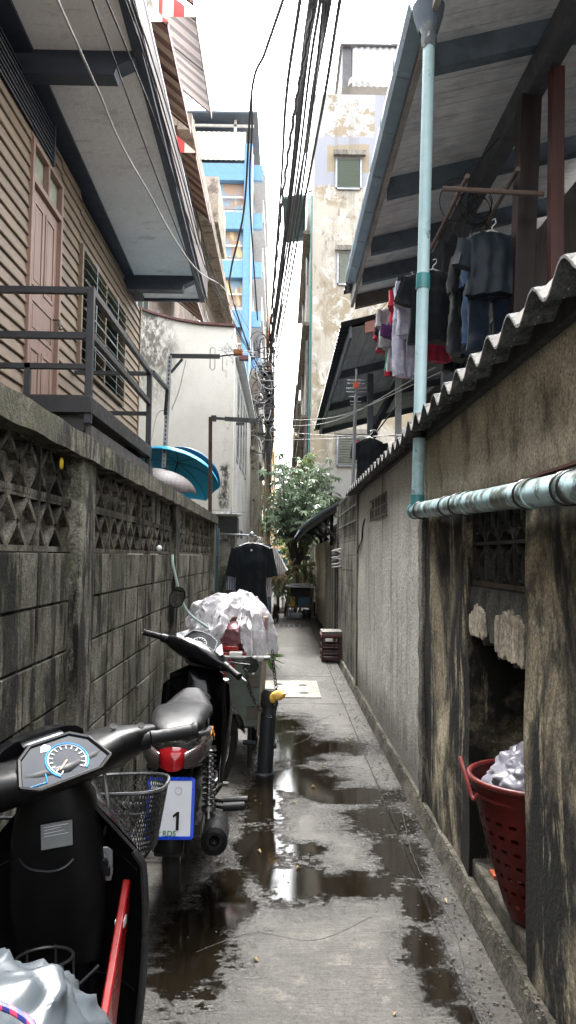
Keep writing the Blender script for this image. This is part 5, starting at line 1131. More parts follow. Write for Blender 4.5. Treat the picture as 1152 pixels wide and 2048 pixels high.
fronds('palm', 'dark green palm clump right of the tree trunks', (.70, 20.4, .5), 14, 1.0, M_LF3, 3)
fronds('palm', 'tall bright palm crown beside the utility pole', (-.52, 21.5, 2.2), 14, .8, leafmat('bright frond', (.07, .16, .05), (.04, .09, .03)), 4)
fronds('palm', 'low dark palm filling the gap behind the wooden stand', (.4, 21.4, .6), 14, 1.0, M_LF2, 6)
MBk = shrub('bush', 'dark bush low behind the path end', 'plant', (545, 1075, 640, 1160), 21.5, 23, 200, .16, M_LF2, 9, (.2, 22, 0))
shrub('potted_plant', 'dark leafy potted plants along the right foot of the path', 'plant', (560, 1130, 600, 1178), 20.5, 22.5, 90, .12, M_LF3, 12, (.3, 21.5, 0))
# ============================================================ STALL ITEMS AT THE END
wt = thing('wooden_cart', 'dark wooden table cart with shelves full of jars on the right of the path', 'cart', (.48, 19.4, 0))
x0, x1, y0, y1 = .13, .80, 19.0, 19.9
M_OW = wood('old wood', (.20, .16, .12), (.10, .085, .07), .7, 0, 4)
MB().box(x0 - .03, x1 + .03, y0 - .05, y1, .74, .78).build('table_top', M_GALV, wt, bevel=.004)
MB().box(x0, x1, y0, y1, .24, .27).build('shelf', M_OW, wt)
for x in (x0, x1 - .05):
    for y in (y0, y1 - .05): MB().box(x, x + .05, y, y + .05, 0, .739).build('leg', M_OW, wt)
for s_ in (x0 - .05, x1 + .0): MB().torus((s_ + .02, 19.3, .19), (1, 0, 0), .17, .025, 24, 8).build('wheel', M_RUB, wt)
MB().box(x0 + .1, x1 - .06, y1 - .1, y1 - .05, .27, .7).build('back_panel', M_DKST, wt)
for (x, z, c, nm, lab) in ((.22, .275, (.6, .35, .02), 'yellow_box', 'small yellow box on the cart shelf'), (.42, .275, (.04, .10, .16), 'blue_crate', 'dim blue crate on the cart shelf')):
    tag(MB().box(x, x + (.12 if 'y' in nm[:2] else .3), 19.1, 19.4, z, z + .22).box(x + .01, x + .11, 19.09, 19.11, z + .18, z + .20).build(nm, flat(nm, c, .5), None, bevel=.01), lab, 'box')
tag(MB().box(.20, .30, 19.02, 19.1, .02, .14).build('blue_bottle', flat('bright blue', (.03, .3, .7), .4), None, bevel=.02), 'bright blue container under the cart beside the wheel', 'container')
tag(MB().lathe([(0, .0), (.13, .0), (.16, .08), (.15, .12), (.001, .12)], (.38, 19.0, 0)).build('white_basin', flat('grey white enamel', (.4, .42, .45), .4)), 'pale basin on the ground under the cart', 'basin')
tag(MB().lathe([(0, .0), (.10, .0), (.13, .12), (.08, .2), (.001, .2)], (.62, 19.0, 0)).build('kettle', M_DKST), 'dark kettle on the ground under the cart', 'kettle')
pp_ = MB()
for k in range(7): a = rr.uniform(.2, .75); pp_.box(a - .1, a + .12, 19.1 + k * .09, 19.2 + k * .09, .782 + .004 * k, .786 + .004 * k + .01)
tag(pp_.build('papers', flat('pale sheets', (.6, .62, .66), .5)), 'loose pale sheets and plates lying on the cart top', 'papers')
ws = thing('work_stand', 'pale wooden stand with slanting pink brace behind the table cart', 'stand', (.6, 20.6, 0))
MB().beam((.35, 20.6, 0), (.35, 20.6, 1.24), .06, .06).beam((.78, 20.7, 0), (.78, 20.7, 1.2), .06, .06).build('upright', wood('pale wood', (.35, .29, .22), (.22, .18, .14), .7, 2, 3), ws)
MB().beam((.3, 20.6, 1.27), (.95, 20.6, 1.29), .10, .05).box(.75, .98, 20.5, 20.7, 1.32, 1.37).build('top_board', wood('pale board', (.4, .33, .25), (.28, .22, .17), .7, 0, 3), ws)
MB().beam((.38, 20.5, .72), (.85, 20.5, 1.2), .05, .05).build('brace', wood('pinkish wood', (.30, .16, .14), (.2, .1, .09), .7, 0, 3), ws)
cr = thing('plastic_crate_stack', 'dark red crate stack with grey board on top at the foot of the slotted wall', 'crate', (.74, 11.3, 0))
m = MB(); x0, x1, y0, y1 = .60, .86, 11.1, 11.5
for x in (x0, x1): 
    for y in (y0, y1): m.box(x - .015, x + .015, y - .015, y + .015, 0, .36)
for z in (.03, .12, .21, .33): m.box(x0, x1, y0 - .012, y0 + .012, z, z + .035).box(x0, x1, y1 - .012, y1 + .012, z, z + .035).box(x0 - .012, x0 + .012, y0, y1, z, z + .034).box(x1 - .012, x1 + .012, y0, y1, z, z + .034)
m.build('crate', flat('dull red crate', (.05, .014, .014), .6), cr); MB().box(x0 - .02, x1 + .03, y0 - .03, y1 + .03, .36, .385).box(x0, x1, y0, y1, .34, .36).build('red_board', flat('red board', (.12, .03, .03), .5), cr)
MB().box(x0 - .01, x1 + .04, y0 - .02, y1 + .03, .386, .43).build('top_board', plaster('grey board', (.22, .21, .19), (.14, .13, .12), seed=44), cr)
tag(MB().box(.64, .74, 11.03, 11.07, .30, .335).build('white_label', M_LIGHT), 'white strip stuck on the front of the red crate stack', 'label')
# delivery motorbike far away, with orange and black box
db = thing('delivery_motorbike', 'distant motorbike carrying a black delivery box with orange panel', 'motorbike', (-.09, 21.3, 0))
def wheel(c, Rr, w_, par, spokes=True, front=False):
    o = MB().torus(c, (1, 0, 0), Rr - w_ / 2, w_ / 2, 40, 10).build('wheel', M_RUB, par, smooth=60)
    MB().torus(c, (1, 0, 0), Rr - w_ - .006, .010, 40, 6).build('rim', M_CHR, o, smooth=60); c = V(c)
    MB().cyl(c - V((.04, 0, 0)), c + V((.04, 0, 0)), .045 if not front else .05, n=16).build('hub', M_STL, o)
    if spokes:
        s_ = MB()
        for k in range(18): a = 2 * PI * k / 18; sg = 1 if k % 2 else -1; b = a + .35 * (1 if (k // 2) % 2 else -1); s_.tube([c + V((.03 * sg, .04 * math.cos(b), .04 * math.sin(b))), c + V((0, (Rr - w_ - .005) * math.cos(a), (Rr - w_ - .005) * math.sin(a)))], .0022, 4)
        s_.build('spoke_set', M_CHR, o)
    return o
wheel((-.09, 21.0, .28), .28, .09, db)
MB().ell((-.09, 21.5, .55), .13, .5, .2).build('body', M_BLK, db)
MB().box(-.27, .05, 20.75, 21.15, .75, 1.12).build('delivery_box', M_DKST, db, bevel=.02); MB().box(-.26, -.01, 20.735, 20.75, .86, 1.02).build('orange_panel', flat('bright orange', (.85, .32, .01), .5), db)
tag(MB().box(.0, .14, 22.0, 22.2, .62, 1.42).box(.01, .13, 21.99, 22.0, .66, 1.3).build('blue_cloth', flat('cyan cloth', (.02, .40, .58), .6), None, bevel=.03), 'bright cyan cloth hanging beyond the delivery motorbike', 'cloth')
tag(MB().ell((-.16, 22.4, 1.62), .14, .14, .07).build('blue_cover', flat('blue cover', (.02, .35, .65), .6)), 'small bright blue cover beside the second pole', 'cover')
sb = thing('market_stand', 'brown wooden market stand with small roof beside the second pole', 'stand', (-.2, 23, 0))
MB().box(-.35, .08, 22.6, 23.4, 1.40, 1.46).build('stand_roof', wood('tan board', (.35, .26, .17), (.25, .18, .12), .7, 0, 3), sb)
for x in (-.33, .03): MB().box(x, x + .04, 22.7, 22.74, 0, 1.40).build('leg', M_OW, sb)
MB().box(-.34, .06, 22.8, 23.2, .7, 1.1).build('counter', wood('orange board', (.5, .2, .06), (.3, .15, .08), .6, 0, 3), sb)
# small sleeping-height cat like dark dog sitting on the path
dg_ = MB(); c = V((-.13, 17.6, 0))
prof = [((0, .10, .10), .05), ((0, .06, .20), .075), ((0, 0, .24), .065), ((0, -.07, .26), .06), ((0, -.10, .33), .045), ((0, -.13, .38), .05), ((0, -.18, .37), .025)]
dg_.tube([c + V(p) for p, r_ in prof], [r_ for p, r_ in prof], 10)
for sx in (-.035, .035): dg_.tube([c + V((sx, -.08, .22)), c + V((sx, -.09, .1)), c + V((sx, -.10, .0))], [.03, .018, .016], 8).tube([c + V((sx * 1.3, .10, .14)), c + V((sx * 1.5, .03, .07)), c + V((sx * 1.4, .08, .0))], [.04, .025, .018], 8).add([c + V((sx * .9, -.11, .41)), c + V((sx * 1.3, -.13, .40)), c + V((sx * 1.1, -.12, .46))], [(0, 1, 2), (2, 1, 0)])
dg_.tube([c + V((0, .14, .12)), c + V((.02, .22, .16)), c + V((.02, .24, .26))], [.02, .014, .008], 6)
tag(dg_.build('cat', flat('dark fur', (.02, .018, .015), .9)), 'small dark cat sitting on the path beneath the hanging clothes', 'cat')
# ============================================================ BOLLARD WITH CHAIN, PUSH CART
bo = thing('bollard', 'short black steel bollard post standing in the wet path', 'bollard', (-.10, 5.4, 0))
M_BOL = flat('black bollard', (.010, .013, .017), .5, var=.3, bump=.4)
MB().lathe([(.056, -.02), (.054, .3), (.052, .54), (.046, .575), (.001, .58)], (-.10, 5.4, 0), (.055, 0, 1), 24).build('post', M_BOL, bo)
MB().lathe([(.058, 0), (.064, .02), (.058, .05), (.063, .07), (.056, .10)], (-.10 + .055 * .46, 5.4, .46), (.055, 0, 1), 20).build('rubber_wrap', flat('black rubber wrap', (.012, .012, .012), .6, bump=.8), bo)
MB().lathe([(.075, -.01), (.07, .006), (.058, .015)], (-.10, 5.4, 0)).build('base', M_BOL, bo)
MB().tube([(-.16, 5.42, .20), (-.25, 5.45, .20)], .018, 8).tube([(-.05, 5.4, .20), (-.02, 5.4, .20)], .03, 10).build('side_pin', M_BOL, bo)
yb = MB().ell((0, 0, 0), .045, .03, .032, 14, 9).ell((.04, 0, .01), .02, .02, .02, 8, 6).ell((-.035, .0, -.02), .025, .02, .03, 8, 6); r_ = random.Random(1)
for i, p in enumerate(yb.v): yb.v[i] = V((-.015, 5.33, .548)) + p + V((r_.uniform(-.005, .005), r_.uniform(-.005, .005), r_.uniform(-.005, .005)))
tag(yb.build('yellow_bag', NT('amber plastic').set(Base_Color=(.62, .36, .05), Roughness=.3)), 'crumpled amber plastic bag tied on the black bollard', 'bag')
def chain(name, label, P, L=.034, r_=.0042):
    P = spline(P, 30); d = [0]
    for a, b in zip(P, P[1:]): d.append(d[-1] + (b - a).length)
    n = int(d[-1] / (L * .74)); m = MB()
    for k in range(n):
        s_ = (k + .5) * d[-1] / n; i = max(j for j in range(len(d)) if d[j] <= s_); i = min(i, len(P) - 2); f = (s_ - d[i]) / max(1e-6, d[i + 1] - d[i]); c = P[i].lerp(P[i + 1], f); t = (P[i + 1] - P[i]).normalized()
        e = t.orthogonal().normalized(); e = (e if k % 2 else t.cross(e)); 
        m.tube([c + t * math.cos(a) * L * .5 + e * math.sin(a) * L * .32 for a in (2 * PI * q / 10 for q in range(10))], r_, 5, True)
    return tag(m.build(name, flat('dark chain', (.045, .042, .04), .4, .6, var=.4)), label, 'chain')
chain('chain', 'dark steel chain hanging from the plastic covered cart to the bollard top', [at(545, 1300, Y=5.5), at(548, 1340, Y=5.45), at(553, 1385, Y=5.35), at(552, 1410, Y=5.3), at(545, 1432, Y=5.3), at(535, 1432, Y=5.3)])
chain('chain', 'dark chain sagging across the grey cart side into the bollard', [at(492, 1330, Y=5.42), at(497, 1370, Y=5.40), at(508, 1400, Y=5.38), at(525, 1425, Y=5.36)])

pc = thing('push_cart', 'grey green metal sided push cart loaded with goods behind the parked motorbike', 'cart', (-.35, 6, 0))
M_CART = flat('grey green sheet', (.13, .15, .125), .4, .25, var=.5, sc=3, bump=.2); M_CW = wood('weathered timber', (.28, .24, .17), (.14, .12, .085), .75, 2, 4)
cx0, cx1, cy0, cy1 = -.58, -.155, 5.50, 6.5
MB().add([(cx0, cy0, .30), (cx1, cy0, .30), (cx1 + .03, cy0 - .02, .76), (cx0, cy0 - .02, .76), (cx0, cy0 + .02, .30), (cx1, cy0 + .02, .30), (cx1 + .03, cy0, .76), (cx0, cy0, .76)], [(0, 1, 2, 3), (7, 6, 5, 4), (0, 4, 5, 1), (1, 5, 6, 2), (2, 6, 7, 3), (3, 7, 4, 0)]).build('front_panel', M_CART, pc)
MB().add([(cx1, cy0 + .03, .27), (cx1, cy1, .27), (cx1 + .03, cy1, .75), (cx1 + .03, cy0 + .03, .75), (cx1 - .02, cy0 + .03, .27), (cx1 - .02, cy1, .27), (cx1 + .01, cy1, .75), (cx1 + .01, cy0 + .03, .75)], [(0, 1, 2, 3), (7, 6, 5, 4), (0, 4, 5, 1), (1, 5, 6, 2), (2, 6, 7, 3), (3, 7, 4, 0)]).build('side_panel', M_CART, pc)
MB().beam((cx1 + .012, cy0 - .01, .24), (cx1 + .042, cy0 - .03, .77), .035, .04, (0, 1, 0)).beam((cx1 + .01, cy0 + .05, .24), (cx1 + .045, cy0 + .05, .76), .02, .04, (0, 1, 0)).build('corner_post', M_CW, pc)
for z_ in (.58, .36): MB().box(cx1 - .08, cx1 + .003, cy0 - .03, cy0 - .012, z_, z_ + .08).build('hinge', flat('brown hinge', (.08, .065, .05), .6), pc)
MB().tube([(cx0, cy0 - .05, .785), (cx1 + .08, cy0 - .05, .785)], .016, 10).build('handle_rail', M_STL, pc)
MB().box(cx0, cx1 + .03, cy0, cy1, .762, .775).build('deck', M_DKST, pc)
MB().box(cx0 + .02, cx1 - .02, cy0 + .03, cy1, .28, .30).build('floor', M_DKST, pc)
for x in (cx0 + .02, cx1 - .04): wheel((x, cy1 - .3, .20), .20, .05, pc)
MB().tube([(cx1 - .06, cy0 + .06, .28), (cx1 - .06, cy0 + .06, .0)], .015, 8).build('stand_leg', M_DKST, pc)
crt = MB()
for i, (a, b, c_) in enumerate(((-.50, -.36, .79), (-.42, -.30, .83), (-.34, -.22, .79))): crt.box(a, b, 5.48, 5.7, c_, c_ + .03)
tag(crt.build('red_tray', M_RED, None, bevel=.004), 'stacked red plastic trays at the front edge of the push cart', 'tray')
tag(MB().box(-.36, -.27, 5.44, 5.52, .79, .825).build('white_box', M_LIGHT, bevel=.004), 'small white box beside the red trays on the push cart', 'box')
from mathutils import noise as _m0
mn0 = _m0.noise
bgm = MB().ell((-.33, 5.60, .92), .12, .10, .11, 24, 16); r_ = random.Random(6)
for i, p in enumerate(bgm.v): bgm.v[i] = p + V((.02 * mn0(p * 30), .03 * mn0(p * 22), .02 * mn0(p * 26)))
tag(bgm.build('snack_bag', NT('pink film').set(Base_Color=(.20, .09, .10), Roughness=.2, Metallic=.3), smooth=25), 'shiny pinkish plastic bag of goods under the cart cover opening', 'bag')
tag(MB().box(-.45, -.10, 5.75, 6.3, .78, 1.05).box(-.40, -.2, 5.8, 6.1, 1.05, 1.12).build('goods_box', flat('brown carton', (.22, .13, .11), .8), bevel=.01), 'dim brown carton hidden under the plastic cover', 'box')
rib = MB().tube(spline([(-.37, 5.43, .78), (-.40, 5.42, .72), (-.385, 5.42, .66)]), .008, 5).tube(spline([(-.36, 5.43, .78), (-.33, 5.42, .74), (-.32, 5.42, .69)]), .007, 5); tag(rib.build('red_ribbon', M_RED), 'red ribbon knotted on the cart rail', 'ribbon')
tag(MB().tube(spline([(-.19, 5.42, .79), (-.205, 5.41, .74), (-.19, 5.41, .68), (-.175, 5.41, .74), (-.185, 5.42, .79)]), .007, 6).build('white_cord_loop', M_LIGHT), 'white cord loop hanging from the end of the cart rail', 'cord')
gl = MB(); r_ = random.Random(4)
for k in range(10): leaf(gl, V((-.11, 5.5, .80)), V((.5 + r_.uniform(-.2, .4), r_.uniform(-.3, .3), r_.uniform(-1.2, .2))), V((0, -1, 0)), .16, .006)
tag(gl.build('grass_blades', leafmat('fresh green', (.12, .25, .06), (.2, .32, .1))), 'few fresh green grass blades poking out by the cart corner', 'plant')
# plastic cover over the cart
film = plastic_film('clear film', (.60, .59, .61), .50, .18)
def cover(u, v):
    t = 2 * PI * u; d = V((math.cos(t), math.sin(t), 0)); fold = .030 * math.sin(t * 9 + 1.0) + .022 * math.sin(t * 17 + v * 4) + .012 * math.sin(t * 31 + v * 9)
    a = (.40 if d.x < 0 else .24) * (1 + .10 * math.sin(t * 3)); b = .42
    v2 = v ** .85; rx, ry = a * math.sin(min(1, v2 * 1.05) * PI / 2), b * math.sin(min(1, v2 * 1.05) * PI / 2)
    zt = 1.215 if d.x > -.2 else 1.20
    z = 1.225 - .12 * v2 - .40 * v2 ** 3.0; sec = .03 * math.exp(-((t - PI) / .6) ** 2) * math.exp(-((v - .6) / .25) ** 2)
    side = -.05 * math.sin(v * PI) * (1 if d.x > 0 else .4)
    return V((-.30, 5.88, 0)) + V((d.x * (rx + fold * v), d.y * (ry + fold * v), z + side + fold * .5 * v + sec * 2))
opening = lambda u, v: abs(u - .735) < .040 * (v - .45) * 2.2 and v > .5
cv = MB().grid(cover, 260, 70, (0, 0, .0), skip=opening)
r_ = random.Random(9)
from mathutils import noise as mn
for i, p in enumerate(cv.v):
    n1 = mn.noise(p * 7); n2 = abs(mn.noise(p * 13 + V((3, 1, 2)))); n3 = mn.noise(p * 30)
    rg = (1 - abs(mn.noise(V((p.x * 8, p.y * 8, p.z * 3))))) ** 4; cv.v[i] = p + V((.03 * n1 + .012 * n3, .03 * mn.noise(p * 7 + V((9, 9, 9))) - .02 * rg, .02 * n2 + .028 * rg))
tag(cv.build('plastic_cover', film, smooth=70), 'crumpled clear plastic sheet draped like a tent over the push cart', 'cover')
tail = MB().grid(lambda u, v: V((-.20 + .10 * u - .02 * v + .02 * math.sin(u * 9), 5.42 - .03 * math.sin(u * 14) * (1 - v), .98 - .22 * v)) .lerp(V((-.13, 5.42, .765)), v ** 1.5 * .8), 16, 16)
tag(tail.build('plastic_tail', film, smooth=70), 'gathered tail of the clear plastic sheet tied to the cart rail', 'cover')
tag(MB().tube(spline([(-.79, 5.55, 1.50), (-.77, 5.5, 1.40), (-.68, 5.5, 1.12), (-.52, 5.55, .98)]), .010, 6).build('pale_strap', flat('pale green strap', (.30, .38, .36), .6)), 'pale green strap tied from the breeze blocks down to the cart cover', 'strap')
# ============================================================ RED BASKET IN THE NICHE
rbk = thing('laundry_basket', 'tall dark red slotted plastic basket leaning out of the wall niche', 'basket', (1.02, 3.12, .125))
M_RBK = flat('dark red plastic', (.11, .010, .008), .38, var=.35, bump=.1)
bc, tcn = V((1.03, 3.02, .13)), V((1.03, 3.14, .62))
def bk(u, v, off=0):
    t = 2 * PI * u; c = bc.lerp(tcn, v); r_ = (.135 + (.255 - .135) * v ** .8) + off; return c + V((math.cos(t) * r_, math.sin(t) * r_, 0))
def holes(u, v):
    k = int(u * 144); j = int(v * 40); return (3 < j < 31) and (j % 3 != 0) and ((k + (j // 3) * 3) % 6 < 2)
def bskip(u, v):
    k = int(u * 144) ; j = int(v * 40); return 4 < j < 30 and j % 4 == 1 and (k % 6) in (0, 1, 2)
MB().grid(bk, 144, 40, (.0, .0, .0), skip=bskip).build('side', M_RBK, rbk, smooth=60); MB().lathe([(.001, .0), (.135, .0), (.135, .01)], bc).build('bottom', M_RBK, rbk)
MB().torus(tcn + V((0, 0, .005)), (0, 0, 1), .258, .012, 48, 8).torus(tcn - V((0, 0, .05)), (0, 0, 1), .250, .006, 48, 6).build('rim', M_RBK, rbk, smooth=60)
hd = [tcn + V((math.cos(t) * .262, math.sin(t) * .262, .02 + dz)) for t, dz in ((PI - .55, -.02), (PI - .5, .05), (PI - .1, .06), (PI + .1, .0), (PI + .5, -.06), (PI + .55, -.12))]
MB().tube(spline([tcn + V((-.262, .12, 0)), tcn + V((-.275, .11, .05)), tcn + V((-.285, .0, .03)), tcn + V((-.275, -.10, -.05)), tcn + V((-.258, -.11, -.03))], 6), .008, 6).build('handle', M_RBK, rbk)
bg_ = MB().ell(tcn + V((.03, .02, -.03)), .18, .19, .12, 90, 60)
for i, p in enumerate(bg_.v): 
    n1 = mn.noise(p * 9); n2 = abs(mn.noise(p * 18)); bg_.v[i] = p + (p - tcn).normalized() * (.04 * n1 + .05 * n2 + .020 * (1 - abs(mn.noise(p * 22))) ** 5 + .008 * abs(mn.noise(p * 60)))
tag(bg_.build('plastic_bag', NT('milky bag').set(Base_Color=(.24, .235, .27), Roughness=.3), smooth=70), 'milky crumpled plastic bag stuffed in the dark red basket', 'bag')
tag(MB().box(.93, 1.02, 3.38, 3.45, .126, .14).build('orange_scrap', flat('orange scrap', (.5, .10, .03), .6)), 'small orange plastic scrap on the niche floor behind the basket', 'litter')
# ============================================================ MOTORBIKES (local: x right, y forward, z up; rear axle at y = 0)
from mathutils import noise as mn
def fender(c, Rr, a0, a1, w_, par, name, mat, th=.004):
    c = V(c)
    return MB().grid(lambda u, v: c + V((w_ * (v - .5), math.cos(R(a0 + (a1 - a0) * u)) * (Rr - .035 * (2 * v - 1) ** 2), math.sin(R(a0 + (a1 - a0) * u)) * (Rr - .035 * (2 * v - 1) ** 2))), 30, 8, (0, 0, -th)).build(name, mat, par, smooth=60)
def helix(a, b, r_, turns, wire, mb):
    a, b = V(a), V(b); d = (b - a).normalized(); e = d.orthogonal().normalized(); f = d.cross(e); n = int(turns * 14)
    return mb.tube([a.lerp(b, i / n) + (e * math.cos(2 * PI * turns * i / n) + f * math.sin(2 * PI * turns * i / n)) * r_ for i in range(n + 1)], wire, 5)
M_GRIP = flat('ribbed grip rubber', (.006, .006, .0065), .6, bump=.3, spec=.25); M_SEAT = flat('seat vinyl', (.007, .007, .008), .42, var=.2, bump=.1, spec=.22)
M_DIAL = flat('dial face', (.005, .006, .008), .2, spec=.2); M_GREY = flat('dark grey decal paint', (.05, .048, .045), .25, var=.6, sc=9, coat=.5)
M_LENS = NT('clear lens').set(Base_Color=(.045, .034, .034), Roughness=.15); M_TAIL = NT('tail lamp red').set(Base_Color=(.30, .008, .012), Roughness=.10)
M_SIL = flat('silver trim', (.20, .205, .215), .3, .6, var=.1); M_MIRG = NT('mirror glass').set(Base_Color=(.25, .27, .27), Roughness=.03, Metallic=1.0)
M_WPR = flat('white print', (.7, .72, .74), .5, var=.05)
def dial(c, ex, ey, Rr, par, col=M_WPR, red=M_RED, nt_=13):
    c, ex, ey = V(c), V(ex).normalized(), V(ey).normalized(); n_ = ex.cross(ey); m = MB(); o = None
    pts = [c + (ex * math.cos(t) + ey * math.sin(t)) * Rr for t in (R(230 - 280 * i / 40) for i in range(41))]; m.tube(pts, .0016, 4)
    m.build('dial_ring', col, par); t2 = MB()
    for i in range(nt_): t = R(230 - 280 * i / (nt_ - 1)); q = ex * math.cos(t) + ey * math.sin(t); t2.beam(c + q * Rr * .74, c + q * Rr * .93, .0022, .0012, tuple(n_))
    t2.build('tick_marks', col, par)
    MB().beam(c, c + (ex * -.75 + ey * -.55).normalized() * Rr * .7, .003, .002, tuple(n_)).build('needle', red, par)

def steer(o, M):
    W = wloc(o)
    if o.type == 'MESH':
        for v_ in o.data.vertices: v_.co = M @ (v_.co + W) - W
    for c in o.children: steer(c, M)
# ---------- the black underbone motorcycle
mb2 = thing('motorcycle', 'black underbone motorcycle with orange stripe, round mirrors and spoked wheels parked behind the near scooter', 'motorcycle')
wheel((0, 0, .285), .285, .075, mb2); 
fw_ = wheel((0, 1.22, .28), .28, .07, mb2)
MB().cyl((-.05, 1.22, .28), (.05, 1.22, .28), .062, n=20).build('brake_drum', M_STL, fw_)
fender((0, 1.22, .28), .325, 200, 25, .125, mb2, 'front_fender', M_BLKG); fender((0, 0, .285), .35, 175, 55, .14, mb2, 'rear_fender', M_BLK)
f = MB()
for s_ in (-1, 1): f.tube([(s_ * .068, 1.22, .28), (s_ * .068, 1.13, .50), (s_ * .06, 1.02, .80)], [.018, .020, .022], 10)
f.build('fork', M_DKST, mb2)
f = MB()
for s_ in (-1, 1): f.beam((s_ * .085, 0, .285), (s_ * .09, .48, .34), .028, .045)
f.build('swingarm', M_STL, mb2)
for s_ in (-1, 1):
    a, b = V((s_ * .135, .02, .30)), V((s_ * .125, .13, .62)); sh_ = MB().cyl(a, a.lerp(b, .35), .017, n=12).cyl(a.lerp(b, .3), b, .010, n=10).cyl(a.lerp(b, .16), a.lerp(b, .22), .032, n=14).cyl(a.lerp(b, .93), b, .030, n=14).build('shock_absorber', M_STL, mb2)
    helix(a.lerp(b, .2), a.lerp(b, .95), .028, 11, .0055, MB()).build('spring', flat('dark chrome', (.16, .16, .16), .25, .9), sh_)
# body, seat, tail
MB().loft([ring((0, y, z), (1, 0, 0), (0, 0, 1), a_, b_, 20, 2.6) for y, z, a_, b_ in ((-.26, .70, .045, .03), (-.20, .69, .10, .055), (-.05, .655, .125, .085), (.15, .62, .13, .11), (.35, .58, .12, .12), (.52, .54, .09, .11), (.70, .50, .055, .06))]).build('tail_cowl', M_GREY, mb2, smooth=50)
for s_ in (-1, 1):
    st_ = MB(); P = [(.10, .675), (.22, .685), (.27, .655), (.36, .62), (.42, .585)]
    for (a0_, b0_), (a1_, b1_) in zip(P, P[1:]): st_.beam((s_ * .134, a0_, b0_), (s_ * .130, a1_, b1_), .004, .012, (0, 0, 1))
    st_.build('orange_stripe', flat('orange decal', (.75, .24, .01), .35), mb2)
MB().loft([ring((0, y, z), (1, 0, 0), (0, 0, 1), a_, b_, 22, 2.8) for y, z, a_, b_ in ((-.24, .765, .07, .018), (-.18, .775, .115, .032), (.0, .785, .125, .038), (.16, .775, .13, .036), (.20, .758, .132, .034), (.38, .745, .12, .034), (.52, .765, .085, .032), (.58, .79, .05, .02))]).build('seat', M_SEAT, mb2, smooth=60)
MB().tube(spline([(-.13, .05, .72), (-.13, -.18, .75), (-.06, -.30, .765), (.06, -.30, .765), (.13, -.18, .75), (.13, .05, .72)]), .011, 8).build('grab_rail', M_DKST, mb2)
tl_ = MB().loft([ring((0, y, z), (1, 0, 0), (0, 0, 1), a_, b_, 16, 3) for y, z, a_, b_ in ((-.285, .645, .035, .03), (-.26, .66, .06, .05), (-.20, .675, .075, .055), (-.12, .68, .08, .05))]).build('tail_lamp', M_TAIL, mb2, smooth=50)
for s_ in (-1, 1): MB().loft([ring((s_ * x, y, z), (0, 1, 0), (0, 0, 1), a_, b_, 12, 2.4) for x, y, z, a_, b_ in ((.052, -.29, .66, .02, .036), (.09, -.25, .668, .05, .042), (.13, -.15, .68, .06, .034), (.15, -.03, .69, .02, .012))]).build('indicator_lens', M_LENS, tl_, smooth=50)
MB().loft([ring((0, y, z), (1, 0, 0), (0, .6, .8), a_, b_, 12, 4) for y, z, a_, b_ in ((-.12, .66, .07, .03), (-.24, .55, .075, .012), (-.30, .42, .07, .008), (-.33, .30, .06, .006))]).build('mudguard', M_BLK, mb2, smooth=50)
pl = MB().prism([(-.085, 0), (.085, 0), (.085, .215), (-.085, .215)], (0, -.335, .375), (1, 0, 0), (0, .22, .97), (0, -.003, .001)).build('number_plate', flat('plate white', (.60, .62, .66), .45, var=.1), mb2)
fr = MB(); e2 = V((0, .22, .97)); o_ = V((0, -.337, .375))
for a_, b_ in (((-.09, -.004), (.09, -.004)), ((.09, -.004), (.09, .22)), ((.09, .22), (-.09, .22)), ((-.09, .22), (-.09, -.004))): fr.beam(o_ + V((a_[0], 0, 0)) + e2 * a_[1], o_ + V((b_[0], 0, 0)) + e2 * b_[1], .012, .010, (0, 1, 0))
fr.build('plate_frame', flat('blue plate frame', (.01, .06, .62), .3), pl)
MB().prism([(-.005, -.035), (.007, -.035), (.007, .035), (-.002, .035), (-.018, .022), (-.018, .012), (-.005, .020)], o_ + V((.03, -.0035, 0)) + e2 * .06, (1, 0, 0), e2, (0, -.001, 0)).build('plate_digit', M_BLK, pl)
MB().torus(o_ + V((.03, -.003, 0)) + e2 * .175, (0, -1, .22), .014, .0012, 20, 4).build('plate_seal', flat('faint seal', (.4, .42, .46), .5), pl)
text_mesh('RDS', .030, flat('green ink', (.03, .18, .05), .5), 'plate_sticker', pl, o_ + V((.0, -.004, 0)) + e2 * .012, (1, 0, 0), e2)
# engine, exhaust, pegs
MB().loft([ring((0, y, z), (1, 0, 0), (0, 0, 1), a_, b_, 14, 3) for y, z, a_, b_ in ((.36, .30, .08, .07), (.45, .30, .12, .10), (.62, .30, .12, .11), (.70, .31, .07, .08))]).cyl((0, .66, .32), (0, .90, .36), .055, n=14).build('engine', M_STL, mb2, smooth=50)
ex_ = MB().tube(spline([(.03, .88, .33), (.06, .86, .22), (.10, .60, .20), (.15, .30, .235), (.165, .14, .26)]), .015, 8); eo = ex_.build('exhaust', M_DKST, mb2)
MB().lathe([(.02, .0), (.035, .03), (.048, .08), (.054, .20), (.056, .42), (.056, .47), (.038, .475), (.036, .46), (.022, .46), (.018, .44), (.001, .43)], (.165, .24, .26), (.02, -1, .12), 24).build('muffler', M_BLK, eo, smooth=40)
MB().grid(lambda u, v: V((.165 + .062 * math.sin(R(-20 + 140 * v)), .0 - .18 * u + .05, .27 + .02 * u + .062 * math.cos(R(-20 + 140 * v)))), 6, 12, (0, 0, .003)).build('heat_shield', M_STL, eo, smooth=60)
